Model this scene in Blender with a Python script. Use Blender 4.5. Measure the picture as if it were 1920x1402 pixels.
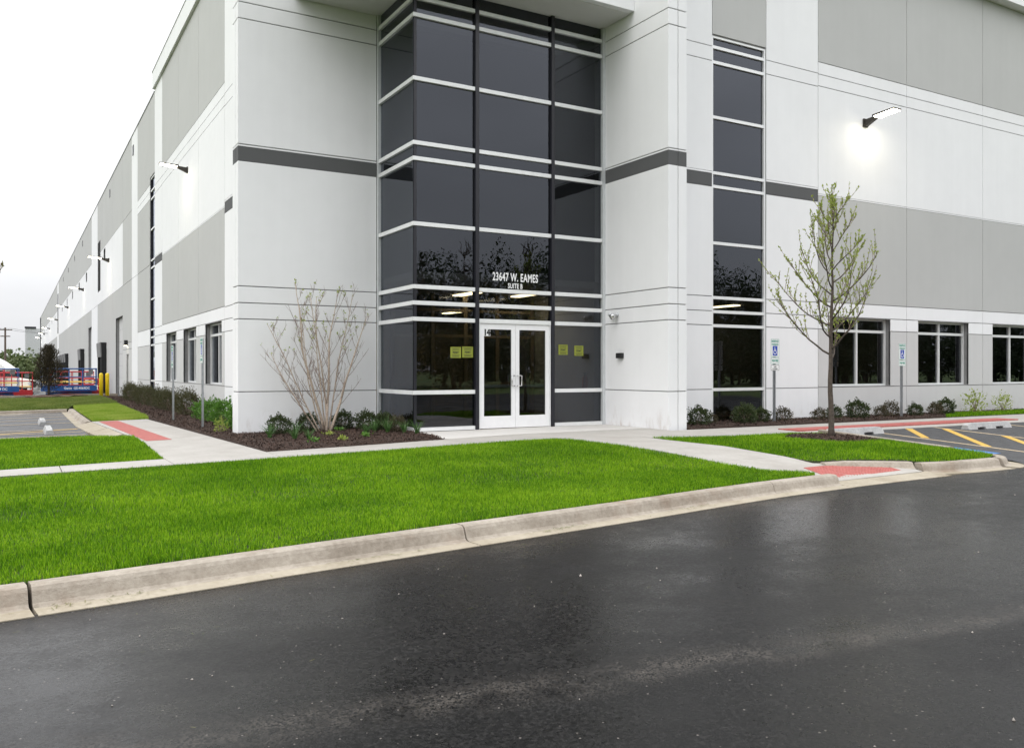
import bpy, bmesh, math, random
import numpy as np
from mathutils import Vector, Matrix
from mathutils.geometry import delaunay_2d_cdt

for o in list(bpy.data.objects):
    bpy.data.objects.remove(o)
scene = bpy.context.scene
COL = scene.collection
R = math.radians
rng = np.random.default_rng(7)
random.seed(7)

# ------------------------------------------------------------------ camera
# metres; X runs along the front facade, Y into the building, Z up, Z = 0 is the entrance slab
EYE = 1.38
cam_data = bpy.data.cameras.new('camera')
cam_data.sensor_width = 36.0
cam_data.sensor_fit = 'HORIZONTAL'
cam_data.lens = 36.0 * 1600.0 / 1920.0
cam_data.shift_y = -8.0 / 1920.0
cam_data.clip_start = 0.1
cam_data.clip_end = 3000
cam = bpy.data.objects.new('camera', cam_data)
cam.location = (0, 0, EYE)
cam.rotation_euler = (R(90), 0, R(-30.25))
COL.objects.link(cam)
scene.camera = cam

# ------------------------------------------------------------------ sky, sun, exposure (overcast)
SUN_EL, SUN_AZ = R(48), R(255)          # azimuth clockwise from +Y
world = bpy.data.worlds.new('World')
scene.world = world
world.use_nodes = True
wn, wl = world.node_tree.nodes, world.node_tree.links
wn.clear()
sky = wn.new('ShaderNodeTexSky')
sky.sky_type = 'NISHITA'
sky.sun_disc = False
sky.sun_elevation = SUN_EL
sky.sun_rotation = SUN_AZ
sky.air_density = 1.0
sky.dust_density = 6.0
wtc = wn.new('ShaderNodeTexCoord')
wsep = wn.new('ShaderNodeSeparateXYZ')
wl.new(wtc.outputs['Generated'], wsep.inputs[0])
wram = wn.new('ShaderNodeMapRange')      # overcast: the cloud deck is brighter overhead than at the horizon
wram.inputs[1].default_value = 0.0; wram.inputs[2].default_value = 1.0
wram.inputs[3].default_value = 7.9; wram.inputs[4].default_value = 27.0
wl.new(wsep.outputs['Z'], wram.inputs[0])
wno = wn.new('ShaderNodeTexNoise')
wno.inputs['Scale'].default_value = 2.2
wno.inputs['Detail'].default_value = 5
wmp = wn.new('ShaderNodeMapping')
wmp.inputs['Scale'].default_value = (1, 1, 3.0)
wl.new(wtc.outputs['Generated'], wmp.inputs[0]); wl.new(wmp.outputs[0], wno.inputs['Vector'])
wn2 = wn.new('ShaderNodeMapRange')
wn2.inputs[1].default_value = 0.3; wn2.inputs[2].default_value = 0.7
wn2.inputs[3].default_value = 0.86; wn2.inputs[4].default_value = 1.1
wl.new(wno.outputs['Fac'], wn2.inputs[0])
wmul = wn.new('ShaderNodeMath'); wmul.operation = 'MULTIPLY'
wl.new(wram.outputs[0], wmul.inputs[0]); wl.new(wn2.outputs[0], wmul.inputs[1])
wcol = wn.new('ShaderNodeCombineColor')
for i, k in enumerate((0.985, 0.995, 1.02)):
    m_ = wn.new('ShaderNodeMath'); m_.operation = 'MULTIPLY'; m_.inputs[1].default_value = k
    wl.new(wmul.outputs[0], m_.inputs[0]); wl.new(m_.outputs[0], wcol.inputs[i])
wmix = wn.new('ShaderNodeMix'); wmix.data_type = 'RGBA'
wmix.inputs['Factor'].default_value = 0.92            # almost closed cloud over the clear sky
wl.new(sky.outputs[0], wmix.inputs[6]); wl.new(wcol.outputs[0], wmix.inputs[7])
wbg = wn.new('ShaderNodeBackground')
wbg.inputs['Strength'].default_value = 0.1
wout = wn.new('ShaderNodeOutputWorld')
wl.new(wmix.outputs[2], wbg.inputs['Color']); wl.new(wbg.outputs[0], wout.inputs[0])

sd = bpy.data.lights.new('sun', 'SUN')
sd.energy = 0.55
sd.angle = R(45)
sd.color = (1.0, 0.97, 0.93)
sun = bpy.data.objects.new('sun', sd)
sun.rotation_euler = (R(90) - SUN_EL, 0, -SUN_AZ + math.pi)
sun.location = (-10, -10, 40)
COL.objects.link(sun)

scene.view_settings.view_transform = 'Standard'
scene.view_settings.look = 'None'
scene.view_settings.gamma = 1.0
scene.view_settings.exposure = 0.23
scene.view_settings.use_curve_mapping = False
scene.render.engine = 'CYCLES'
scene.cycles.max_bounces = 8
scene.cycles.diffuse_bounces = 4
scene.cycles.glossy_bounces = 4
scene.cycles.transparent_max_bounces = 24
scene.cycles.sample_clamp_indirect = 6.0
scene.cycles.caustics_reflective = False
scene.cycles.caustics_refractive = False

# ------------------------------------------------------------------ helpers: tags and meshes
def tag(o, label=None, cat=None, group=None, kind=None):
    if label: o['label'] = label
    if cat: o['category'] = cat
    if group: o['group'] = group
    if kind: o['kind'] = kind
    return o

def empty(name, loc=(0, 0, 0), rz=0.0, parent=None):
    o = bpy.data.objects.new(name, None)
    o.empty_display_size = 0.2
    o.location = loc
    o.rotation_euler = (0, 0, rz)
    COL.objects.link(o)
    if parent is not None: o.parent = parent
    return o

def link(name, me, mat=None, parent=None, world_space=True):
    o = bpy.data.objects.new(name, me)
    COL.objects.link(o)
    if mat is not None and len(me.materials) == 0: me.materials.append(mat)
    if parent is not None:
        o.parent = parent
        if world_space:
            o.matrix_parent_inverse = wmat(parent).inverted()
    return o

def wmat(o):
    m = Matrix.LocRotScale(o.location, o.rotation_euler, o.scale)
    if o.parent is not None:
        return wmat(o.parent) @ o.matrix_parent_inverse @ m
    return m

def copy_tree(o, parent=None):
    c = o.copy()
    COL.objects.link(c)
    if parent is not None: c.parent = parent
    for ch in o.children: copy_tree(ch, c)
    return c

def arrays_mesh(name, V, F, smooth=False):
    """V (n,3), F (m,k) arrays -> mesh, fast."""
    V = np.asarray(V, dtype=np.float32); F = np.asarray(F, dtype=np.int32)
    me = bpy.data.meshes.new(name)
    m, k = F.shape
    me.vertices.add(len(V)); me.vertices.foreach_set('co', V.ravel())
    me.loops.add(m * k); me.loops.foreach_set('vertex_index', F.ravel())
    me.polygons.add(m)
    me.polygons.foreach_set('loop_start', np.arange(0, m * k, k, dtype=np.int32))
    me.polygons.foreach_set('loop_total', np.full(m, k, dtype=np.int32))
    if smooth: me.polygons.foreach_set('use_smooth', np.ones(m, dtype=bool))
    me.update(calc_edges=True)
    me.validate()
    return me

class MB:
    def __init__(self): self.v = []; self.f = []
    def box(self, x0, x1, y0, y1, z0, z1):
        b = len(self.v)
        self.v += [(x0,y0,z0),(x1,y0,z0),(x1,y1,z0),(x0,y1,z0),(x0,y0,z1),(x1,y0,z1),(x1,y1,z1),(x0,y1,z1)]
        self.f += [tuple(b+i for i in q) for q in ((0,3,2,1),(4,5,6,7),(0,1,5,4),(1,2,6,5),(2,3,7,6),(3,0,4,7))]
        return self
    def hexa(self, pts):
        b = len(self.v); self.v += [tuple(p) for p in pts]
        self.f += [tuple(b+i for i in q) for q in ((0,3,2,1),(4,5,6,7),(0,1,5,4),(1,2,6,5),(2,3,7,6),(3,0,4,7))]
        return self
    def poly(self, pts):
        b = len(self.v); self.v += [tuple(p) for p in pts]; self.f.append(tuple(range(b, b+len(pts)))); return self
    def tube(self, path, radii, n=6, cap=True):
        path = [Vector(p) for p in path]
        if not hasattr(radii, '__len__'): radii = [radii]*len(path)
        b = len(self.v); prev = None
        for i, p in enumerate(path):
            d = (path[min(i+1, len(path)-1)] - path[max(i-1, 0)])
            if d.length < 1e-9: d = Vector((0,0,1))
            d.normalize()
            if prev is None:
                a = d.orthogonal().normalized()
            else:
                a = (prev - d*prev.dot(d))
                a = a.normalized() if a.length > 1e-6 else d.orthogonal().normalized()
            prev = a; c = d.cross(a)
            for k in range(n):
                t = 2*math.pi*k/n
                q = p + (a*math.cos(t) + c*math.sin(t))*radii[i]
                self.v.append(tuple(q))
        for i in range(len(path)-1):
            for k in range(n):
                k2 = (k+1) % n
                self.f.append((b+i*n+k, b+i*n+k2, b+(i+1)*n+k2, b+(i+1)*n+k))
        if cap:
            self.f.append(tuple(b+k for k in range(n-1, -1, -1)))
            self.f.append(tuple(b+(len(path)-1)*n+k for k in range(n)))
        return self
    def bar(self, p, q, r, n=8): return self.tube([p, q], r, n)
    def lathe(self, prof, c=(0,0,0), n=20, axis='Z'):
        b = len(self.v)
        for (r, h) in prof:
            for k in range(n):
                t = 2*math.pi*k/n
                if axis == 'Z': q = (c[0]+r*math.cos(t), c[1]+r*math.sin(t), c[2]+h)
                elif axis == 'Y': q = (c[0]+r*math.cos(t), c[1]+h, c[2]+r*math.sin(t))
                else: q = (c[0]+h, c[1]+r*math.cos(t), c[2]+r*math.sin(t))
                self.v.append(q)
        for i in range(len(prof)-1):
            for k in range(n):
                k2 = (k+1) % n
                self.f.append((b+i*n+k, b+i*n+k2, b+(i+1)*n+k2, b+(i+1)*n+k))
        self.f.append(tuple(b+k for k in range(n-1, -1, -1)))
        self.f.append(tuple(b+(len(prof)-1)*n+k for k in range(n)))
        return self
    def slab(self, axis, plane, t, u0, u1, z0, z1, holes=()):
        """Wall sheet with real rectangular openings. axis 'X': runs along X, outer face Y=plane; 'Y': runs along Y, outer face X=plane."""
        us = sorted({u0, u1} | {min(max(h[i], u0), u1) for h in holes for i in (0, 1)})
        zs = sorted({z0, z1} | {min(max(h[i], z0), z1) for h in holes for i in (2, 3)})
        M = (lambda u, d, z: (u, plane+d, z)) if axis == 'X' else (lambda u, d, z: (plane+d, u, z))
        def solid(i, j):
            if i < 0 or j < 0 or i >= len(us)-1 or j >= len(zs)-1: return False
            uc, zc = (us[i]+us[i+1])/2, (zs[j]+zs[j+1])/2
            return not any(h[0] < uc < h[1] and h[2] < zc < h[3] for h in holes)
        for i in range(len(us)-1):
            for j in range(len(zs)-1):
                if not solid(i, j): continue
                a, b_, c, d = us[i], us[i+1], zs[j], zs[j+1]
                self.poly([M(a,0,c), M(b_,0,c), M(b_,0,d), M(a,0,d)])
                self.poly([M(b_,t,c), M(a,t,c), M(a,t,d), M(b_,t,d)])
                if not solid(i-1, j): self.poly([M(a,t,c), M(a,0,c), M(a,0,d), M(a,t,d)])
                if not solid(i+1, j): self.poly([M(b_,0,c), M(b_,t,c), M(b_,t,d), M(b_,0,d)])
                if not solid(i, j-1): self.poly([M(a,t,c), M(b_,t,c), M(b_,0,c), M(a,0,c)])
                if not solid(i, j+1): self.poly([M(a,0,d), M(b_,0,d), M(b_,t,d), M(a,t,d)])
        return self
    def mesh(self, name, smooth=False, bevel=0.0, merge=False, recalc=False):
        me = bpy.data.meshes.new(name)
        me.from_pydata(self.v, [], self.f)
        if bevel > 0 or merge or recalc:
            bm = bmesh.new(); bm.from_mesh(me)
            if merge: bmesh.ops.remove_doubles(bm, verts=bm.verts, dist=1e-5)
            if bevel > 0:
                bmesh.ops.bevel(bm, geom=list(bm.edges), offset=bevel, segments=2, profile=0.6, affect='EDGES', clamp_overlap=True)
            bmesh.ops.recalc_face_normals(bm, faces=bm.faces)
            bm.to_mesh(me); bm.free()
        if smooth:
            me.polygons.foreach_set('use_smooth', np.ones(len(me.polygons), dtype=bool))
        me.update()
        return me
    def build(self, name, mat, parent=None, smooth=False, bevel=0.0, merge=False, recalc=False, world_space=True):
        return link(name, self.mesh(name, smooth, bevel, merge, recalc), mat, parent, world_space)

def text_mesh(name, s, size, mat, loc, rot, sx=1.0, bold=0.0, parent=None, depth=0.002, align='CENTER', world_space=True, spacing=1.0):
    cu = bpy.data.curves.new(name, 'FONT')
    cu.body = s; cu.size = size; cu.align_x = align; cu.align_y = 'CENTER'
    cu.space_character = spacing; cu.extrude = depth; cu.offset = bold; cu.resolution_u = 3
    tmp = bpy.data.objects.new('tmp_text', cu)
    COL.objects.link(tmp)
    dg = bpy.context.evaluated_depsgraph_get()
    me = bpy.data.meshes.new_from_object(tmp.evaluated_get(dg))
    bpy.data.objects.remove(tmp); bpy.data.curves.remove(cu)
    me.transform(Matrix.Diagonal((sx, 1, 1, 1)))
    me.transform(Matrix.LocRotScale(Vector(loc), rot, Vector((1,1,1))))
    me.name = name
    me.materials.clear(); me.materials.append(mat)
    return link(name, me, mat, parent, world_space)

from mathutils import Euler
FACE_FRONT = Euler((R(90), 0, 0))            # reads when looking along +Y
FACE_LEFT = Euler((R(90), 0, R(-90)))        # reads when looking along +X

# ------------------------------------------------------------------ materials
def new_mat(name):
    m = bpy.data.materials.new(name); m.use_nodes = True
    nt = m.node_tree; nt.nodes.clear()
    out = nt.nodes.new('ShaderNodeOutputMaterial')
    return m, nt, out

def N(nt, typ, **kw):
    n = nt.nodes.new(typ)
    for k, v in kw.items(): setattr(n, k, v)
    return n

def coords(nt, scale=(1, 1, 1)):
    g = N(nt, 'ShaderNodeNewGeometry')
    mp = N(nt, 'ShaderNodeMapping'); mp.inputs['Scale'].default_value = scale
    nt.links.new(g.outputs['Position'], mp.inputs[0])
    return mp.outputs[0]

def noise(nt, vec, scale, detail=4, rough=0.55):
    n = N(nt, 'ShaderNodeTexNoise')
    n.inputs['Scale'].default_value = scale; n.inputs['Detail'].default_value = detail; n.inputs['Roughness'].default_value = rough
    nt.links.new(vec, n.inputs['Vector'])
    return n.outputs['Fac']

def ramp(nt, fac, stops):
    r = N(nt, 'ShaderNodeValToRGB')
    el = r.color_ramp.elements
    while len(el) < len(stops): el.new(0.5)
    for e, (p, c) in zip(el, stops):
        e.position = p; e.color = (*c, 1) if len(c) == 3 else c
    nt.links.new(fac, r.inputs[0])
    return r.outputs[0]

def maprange(nt, fac, a, b, c, d):
    n = N(nt, 'ShaderNodeMapRange')
    for i, v in enumerate((a, b, c, d)): n.inputs[i+1].default_value = v
    nt.links.new(fac, n.inputs[0]); return n.outputs[0]

def mix(nt, fac, a, b, blend='MIX'):
    n = N(nt, 'ShaderNodeMix', data_type='RGBA', blend_type=blend)
    for sock, v in ((n.inputs[0], fac), (n.inputs[6], a), (n.inputs[7], b)):
        if isinstance(v, (int, float)): sock.default_value = v
        elif isinstance(v, tuple): sock.default_value = (*v, 1) if len(v) == 3 else v
        else: nt.links.new(v, sock)
    return n.outputs[2]

def math_(nt, op, a, b=None):
    n = N(nt, 'ShaderNodeMath', operation=op)
    for i, v in enumerate((a, b)):
        if v is None: continue
        if isinstance(v, (int, float)): n.inputs[i].default_value = v
        else: nt.links.new(v, n.inputs[i])
    return n.outputs[0]

def bump(nt, h, strength, dist):
    b = N(nt, 'ShaderNodeBump'); b.inputs['Strength'].default_value = strength; b.inputs['Distance'].default_value = dist
    nt.links.new(h, b.inputs['Height']); return b.outputs[0]

def principled(nt, out, color, rough, normal=None, metallic=0.0, spec=0.5, transl=None):
    p = N(nt, 'ShaderNodeBsdfPrincipled')
    for sock, v in ((p.inputs['Base Color'], color), (p.inputs['Roughness'], rough)):
        if isinstance(v, (int, float)): sock.default_value = v
        elif isinstance(v, tuple): sock.default_value = (*v, 1)
        else: nt.links.new(v, sock)
    p.inputs['Metallic'].default_value = metallic
    p.inputs['Specular IOR Level'].default_value = spec
    if normal is not None: nt.links.new(normal, p.inputs['Normal'])
    nt.links.new(p.outputs[0], out.inputs[0])
    return p

def simple(name, col, rough=0.5, metallic=0.0, var=0.12, scale=6.0, spec=0.5, bmp=0.0):
    m, nt, out = new_mat(name)
    v = coords(nt)
    n = noise(nt, v, scale, 5)
    c = ramp(nt, n, [(0.3, tuple(x*(1-var) for x in col)), (0.7, tuple(min(1, x*(1+var)) for x in col))])
    r = maprange(nt, noise(nt, v, scale*2.3, 3), 0.3, 0.7, max(0.02, rough-0.07), min(1, rough+0.07))
    nb = bump(nt, noise(nt, v, scale*18, 3), bmp, 0.01) if bmp > 0 else None
    principled(nt, out, c, r, nb, metallic, spec)
    return m

def paint_concrete(name, col, var=0.02, dirt=True):
    m, nt, out = new_mat(name)
    v = coords(nt)
    big = noise(nt, v, 0.45, 4); mid = noise(nt, v, 2.6, 5)
    streak = noise(nt, coords(nt, (5.0, 5.0, 0.25)), 1.0, 4)
    f = math_(nt, 'ADD', math_(nt, 'MULTIPLY', big, 0.5), math_(nt, 'ADD', math_(nt, 'MULTIPLY', mid, 0.25), math_(nt, 'MULTIPLY', streak, 0.25)))
    c = ramp(nt, f, [(0.36, tuple(x*(1-2*var) for x in col)), (0.64, tuple(min(1, x*(1+var)) for x in col))])
    if dirt:      # soil splashed on the foot of the wall
        g = N(nt, 'ShaderNodeNewGeometry'); s = N(nt, 'ShaderNodeSeparateXYZ')
        nt.links.new(g.outputs['Position'], s.inputs[0])
        low = maprange(nt, s.outputs['Z'], 0.0, 0.55, 0.75, 0.0)
        nn = noise(nt, coords(nt, (3.5, 3.5, 1.2)), 1.3, 6, 0.7)
        k = math_(nt, 'MULTIPLY', low, maprange(nt, nn, 0.52, 0.68, 0.0, 0.5))
        c = mix(nt, k, c, (0.36, 0.27, 0.2))
    nb = bump(nt, noise(nt, v, 55, 4), 0.25, 0.004)
    principled(nt, out, c, 0.82, nb, 0, 0.3)
    return m

M = {}
M['white'] = paint_concrete('white_wall_paint', (0.80, 0.805, 0.815))
M['grey'] = paint_concrete('grey_wall_paint', (0.475, 0.478, 0.468))
M['pale'] = paint_concrete('pale_grey_wall_paint', (0.56, 0.56, 0.555))
M['stripe'] = paint_concrete('charcoal_stripe_paint', (0.10, 0.102, 0.104), dirt=False)
M['core'] = simple('joint_sealant', (0.22, 0.22, 0.22), 0.8)
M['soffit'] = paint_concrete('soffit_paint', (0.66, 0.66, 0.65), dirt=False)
M['coping'] = simple('coping_metal', (0.42, 0.42, 0.41), 0.4, 0.3)
M['alu'] = simple('pale_aluminium', (0.78, 0.79, 0.79), 0.35, 0.15, 0.04)
M['jamb'] = simple('grey_aluminium', (0.56, 0.58, 0.59), 0.4, 0.2, 0.05)
M['black_alu'] = simple('black_aluminium', (0.012, 0.012, 0.018), 0.35, 0.0, 0.1)
M['door_white'] = simple('white_door_paint', (0.80, 0.80, 0.81), 0.35, 0.0, 0.03)
M['steel'] = simple('galvanised_steel', (0.42, 0.44, 0.46), 0.42, 0.75, 0.12, 14)
M['chrome'] = simple('brushed_steel', (0.62, 0.62, 0.62), 0.25, 1.0, 0.06)
M['black'] = simple('black_plastic', (0.012, 0.012, 0.013), 0.45)
M['rubber'] = simple('black_rubber', (0.012, 0.012, 0.013), 0.8, bmp=0.4)
M['hood'] = simple('grey_vinyl', (0.17, 0.17, 0.17), 0.6, bmp=0.6)
M['bronze'] = simple('dark_bronze', (0.035, 0.03, 0.025), 0.45, 0.3)
M['yellow'] = simple('yellow_bollard_sleeve', (0.78, 0.55, 0.01), 0.45, 0, 0.06)
M['line_yellow'] = simple('yellow_road_paint', (0.58, 0.36, 0.06), 0.6, 0, 0.3, 30)
M['line_pale'] = simple('worn_yellow_paint', (0.46, 0.36, 0.23), 0.65, 0, 0.3, 25)
M['blue_paint'] = simple('blue_road_paint', (0.05, 0.17, 0.42), 0.6, 0, 0.2, 25)
M['sign_white'] = simple('white_sign_sheet', (0.82, 0.83, 0.82), 0.4, 0, 0.02)
M['sign_green'] = simple('green_sign_ink', (0.03, 0.30, 0.22), 0.45, 0, 0.05)
M['sign_blue'] = simple('blue_sign_ink', (0.01, 0.06, 0.40), 0.4, 0, 0.05)
M['ink'] = simple('black_ink', (0.015, 0.015, 0.015), 0.6)
M['letter'] = simple('white_vinyl_letter', (0.85, 0.85, 0.85), 0.5, 0, 0.02)
M['notice'] = simple('dimmed_yellow_paper', (0.24, 0.27, 0.03), 0.7, 0, 0.05)  # colour darkened to stand for the dimming of tinted glass
M['lift_blue'] = simple('blue_machine_paint', (0.012, 0.075, 0.26), 0.38, 0, 0.12)
M['lift_red'] = simple('red_machine_paint', (0.52, 0.03, 0.035), 0.4, 0, 0.1)
M['lift_yellow'] = simple('ochre_machine_paint', (0.72, 0.46, 0.08), 0.45, 0, 0.1)
M['truck_white'] = simple('white_truck_paint', (0.80, 0.80, 0.78), 0.25, 0, 0.02)
M['truck_cream'] = simple('cream_truck_paint', (0.76, 0.71, 0.58), 0.3, 0, 0.03)
M['tan_wall'] = simple('tan_interior_wall', (0.30, 0.24, 0.16), 0.8)
M['grey_wall'] = simple('grey_interior_wall', (0.42, 0.42, 0.41), 0.8)
M['carpet'] = simple('dark_carpet', (0.10, 0.095, 0.09), 0.9)
M['ceiling'] = simple('ceiling_tile', (0.45, 0.43, 0.40), 0.85)
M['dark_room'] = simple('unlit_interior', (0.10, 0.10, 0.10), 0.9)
M['red_plastic'] = simple('red_enamel', (0.45, 0.02, 0.02), 0.35)
M['bark_grey'] = simple('grey_brown_bark', (0.085, 0.066, 0.052), 0.85, 0, 0.35, 22, bmp=0.7)
M['bark_pale'] = simple('pale_tan_bark', (0.42, 0.34, 0.27), 0.8, 0, 0.3, 25, bmp=0.5)
M['twig'] = simple('red_brown_twig', (0.21, 0.155, 0.125), 0.8, 0, 0.3, 25)
M['wood'] = simple('weathered_pole_wood', (0.12, 0.09, 0.07), 0.85, 0, 0.3)
M['wire'] = simple('black_cable', (0.03, 0.03, 0.03), 0.6)

def emit(name, col, strength):
    m, nt, out = new_mat(name)
    e = N(nt, 'ShaderNodeEmission'); e.inputs[0].default_value = (*col, 1); e.inputs[1].default_value = strength
    nt.links.new(e.outputs[0], out.inputs[0]); return m
M['led'] = emit('led_lens', (1.0, 0.92, 0.72), 32.0)
M['troffer'] = emit('troffer_lens', (1.0, 0.80, 0.48), 14.0)
M['door_lamp'] = emit('door_lamp_lens', (1.0, 0.92, 0.7), 12.0)

def glass(name, tint, ior=1.62, rough=0.0):
    m, nt, out = new_mat(name)
    fr = N(nt, 'ShaderNodeFresnel'); fr.inputs['IOR'].default_value = ior
    g = N(nt, 'ShaderNodeNewGeometry')
    k = math_(nt, 'MULTIPLY', fr.outputs[0], math_(nt, 'SUBTRACT', 1.0, g.outputs['Backfacing']))
    tr = N(nt, 'ShaderNodeBsdfTransparent'); tr.inputs[0].default_value = (*tint, 1)
    gl = N(nt, 'ShaderNodeBsdfGlossy'); gl.inputs['Roughness'].default_value = rough; gl.inputs[0].default_value = (0.84, 0.89, 1.0, 1)
    v = coords(nt)
    wob = bump(nt, noise(nt, v, 1.1, 2), 0.12, 0.02)      # slight roller-wave distortion of the sheet
    nt.links.new(wob, gl.inputs['Normal'])
    mx = N(nt, 'ShaderNodeMixShader')
    nt.links.new(k, mx.inputs[0]); nt.links.new(tr.outputs[0], mx.inputs[1]); nt.links.new(gl.outputs[0], mx.inputs[2])
    nt.links.new(mx.outputs[0], out.inputs[0])
    return m
M['glass'] = glass('dark_tinted_glass', (0.40, 0.41, 0.41), 1.70)
M['glass_clear'] = glass('clear_glass', (0.9, 0.92, 0.9), 1.5)

def leaf_mat(name, c1, c2, transl=0.35, rough=0.5, scale=9.0):
    m, nt, out = new_mat(name)
    n = noise(nt, coords(nt), scale, 3)
    c = ramp(nt, n, [(0.35, c1), (0.65, c2)])
    p = N(nt, 'ShaderNodeBsdfPrincipled'); nt.links.new(c, p.inputs['Base Color']); p.inputs['Roughness'].default_value = rough
    p.inputs['Specular IOR Level'].default_value = 0.35
    t = N(nt, 'ShaderNodeBsdfTranslucent'); nt.links.new(c, t.inputs[0])
    mx = N(nt, 'ShaderNodeMixShader'); mx.inputs[0].default_value = transl
    nt.links.new(p.outputs[0], mx.inputs[1]); nt.links.new(t.outputs[0], mx.inputs[2]); nt.links.new(mx.outputs[0], out.inputs[0])
    return m
M['leaf_spring'] = leaf_mat('fresh_yellow_green_leaf', (0.22, 0.30, 0.04), (0.42, 0.48, 0.12), 0.4, 0.5, 14)
M['leaf_dark'] = leaf_mat('dark_shrub_leaf', (0.030, 0.052, 0.016), (0.075, 0.095, 0.035), 0.2, 0.45, 16)
M['leaf_brown'] = leaf_mat('bronze_shrub_leaf', (0.050, 0.045, 0.022), (0.10, 0.085, 0.045), 0.2, 0.5, 16)
M['leaf_olive'] = leaf_mat('olive_shrub_leaf', (0.045, 0.05, 0.018), (0.105, 0.10, 0.045), 0.2, 0.5, 10)
M['leaf_green'] = leaf_mat('bright_green_leaf', (0.06, 0.16, 0.02), (0.15, 0.30, 0.05), 0.3, 0.45, 14)
M['leaf_lily'] = leaf_mat('daylily_leaf', (0.05, 0.12, 0.03), (0.11, 0.21, 0.06), 0.3, 0.45, 20)
M['needle'] = leaf_mat('brownish_needle', (0.022, 0.020, 0.009), (0.065, 0.052, 0.028), 0.1, 0.6, 10)
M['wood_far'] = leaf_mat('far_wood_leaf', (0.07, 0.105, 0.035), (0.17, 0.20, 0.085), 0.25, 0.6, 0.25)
M['wood_near'] = leaf_mat('roadside_leaf', (0.02, 0.035, 0.012), (0.05, 0.07, 0.025), 0.2, 0.6, 0.6)

def grass_mat():
    m, nt, out = new_mat('lawn_grass')
    v = coords(nt)
    patch = noise(nt, v, 0.55, 4); mid = noise(nt, v, 3.0, 4)
    at_ = N(nt, 'ShaderNodeAttribute'); at_.attribute_name = 'tone'; fine = at_.outputs['Fac']      # each blade has its own green
    f = math_(nt, 'ADD', math_(nt, 'MULTIPLY', patch, 0.58), math_(nt, 'ADD', math_(nt, 'MULTIPLY', mid, 0.24), math_(nt, 'MULTIPLY', math_(nt, 'SUBTRACT', fine, 0.36), 0.46)))
    c = ramp(nt, f, [(0.28, (0.050, 0.145, 0.003)), (0.5, (0.150, 0.335, 0.007)), (0.74, (0.33, 0.51, 0.022))])
    p = N(nt, 'ShaderNodeBsdfPrincipled'); nt.links.new(c, p.inputs['Base Color']); p.inputs['Roughness'].default_value = 0.55
    p.inputs['Specular IOR Level'].default_value = 0.15
    t = N(nt, 'ShaderNodeBsdfTranslucent'); nt.links.new(c, t.inputs[0])
    mx = N(nt, 'ShaderNodeMixShader'); mx.inputs[0].default_value = 0.38
    nt.links.new(p.outputs[0], mx.inputs[1]); nt.links.new(t.outputs[0], mx.inputs[2]); nt.links.new(mx.outputs[0], out.inputs[0])
    return m
M['grass'] = grass_mat()
M['soil'] = simple('dark_soil', (0.028, 0.034, 0.010), 0.95, 0, 0.3, 8, bmp=0.5)
M['far_grass'] = simple('distant_turf', (0.11, 0.16, 0.035), 0.9, 0, 0.3, 1.2, bmp=0.4)

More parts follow.
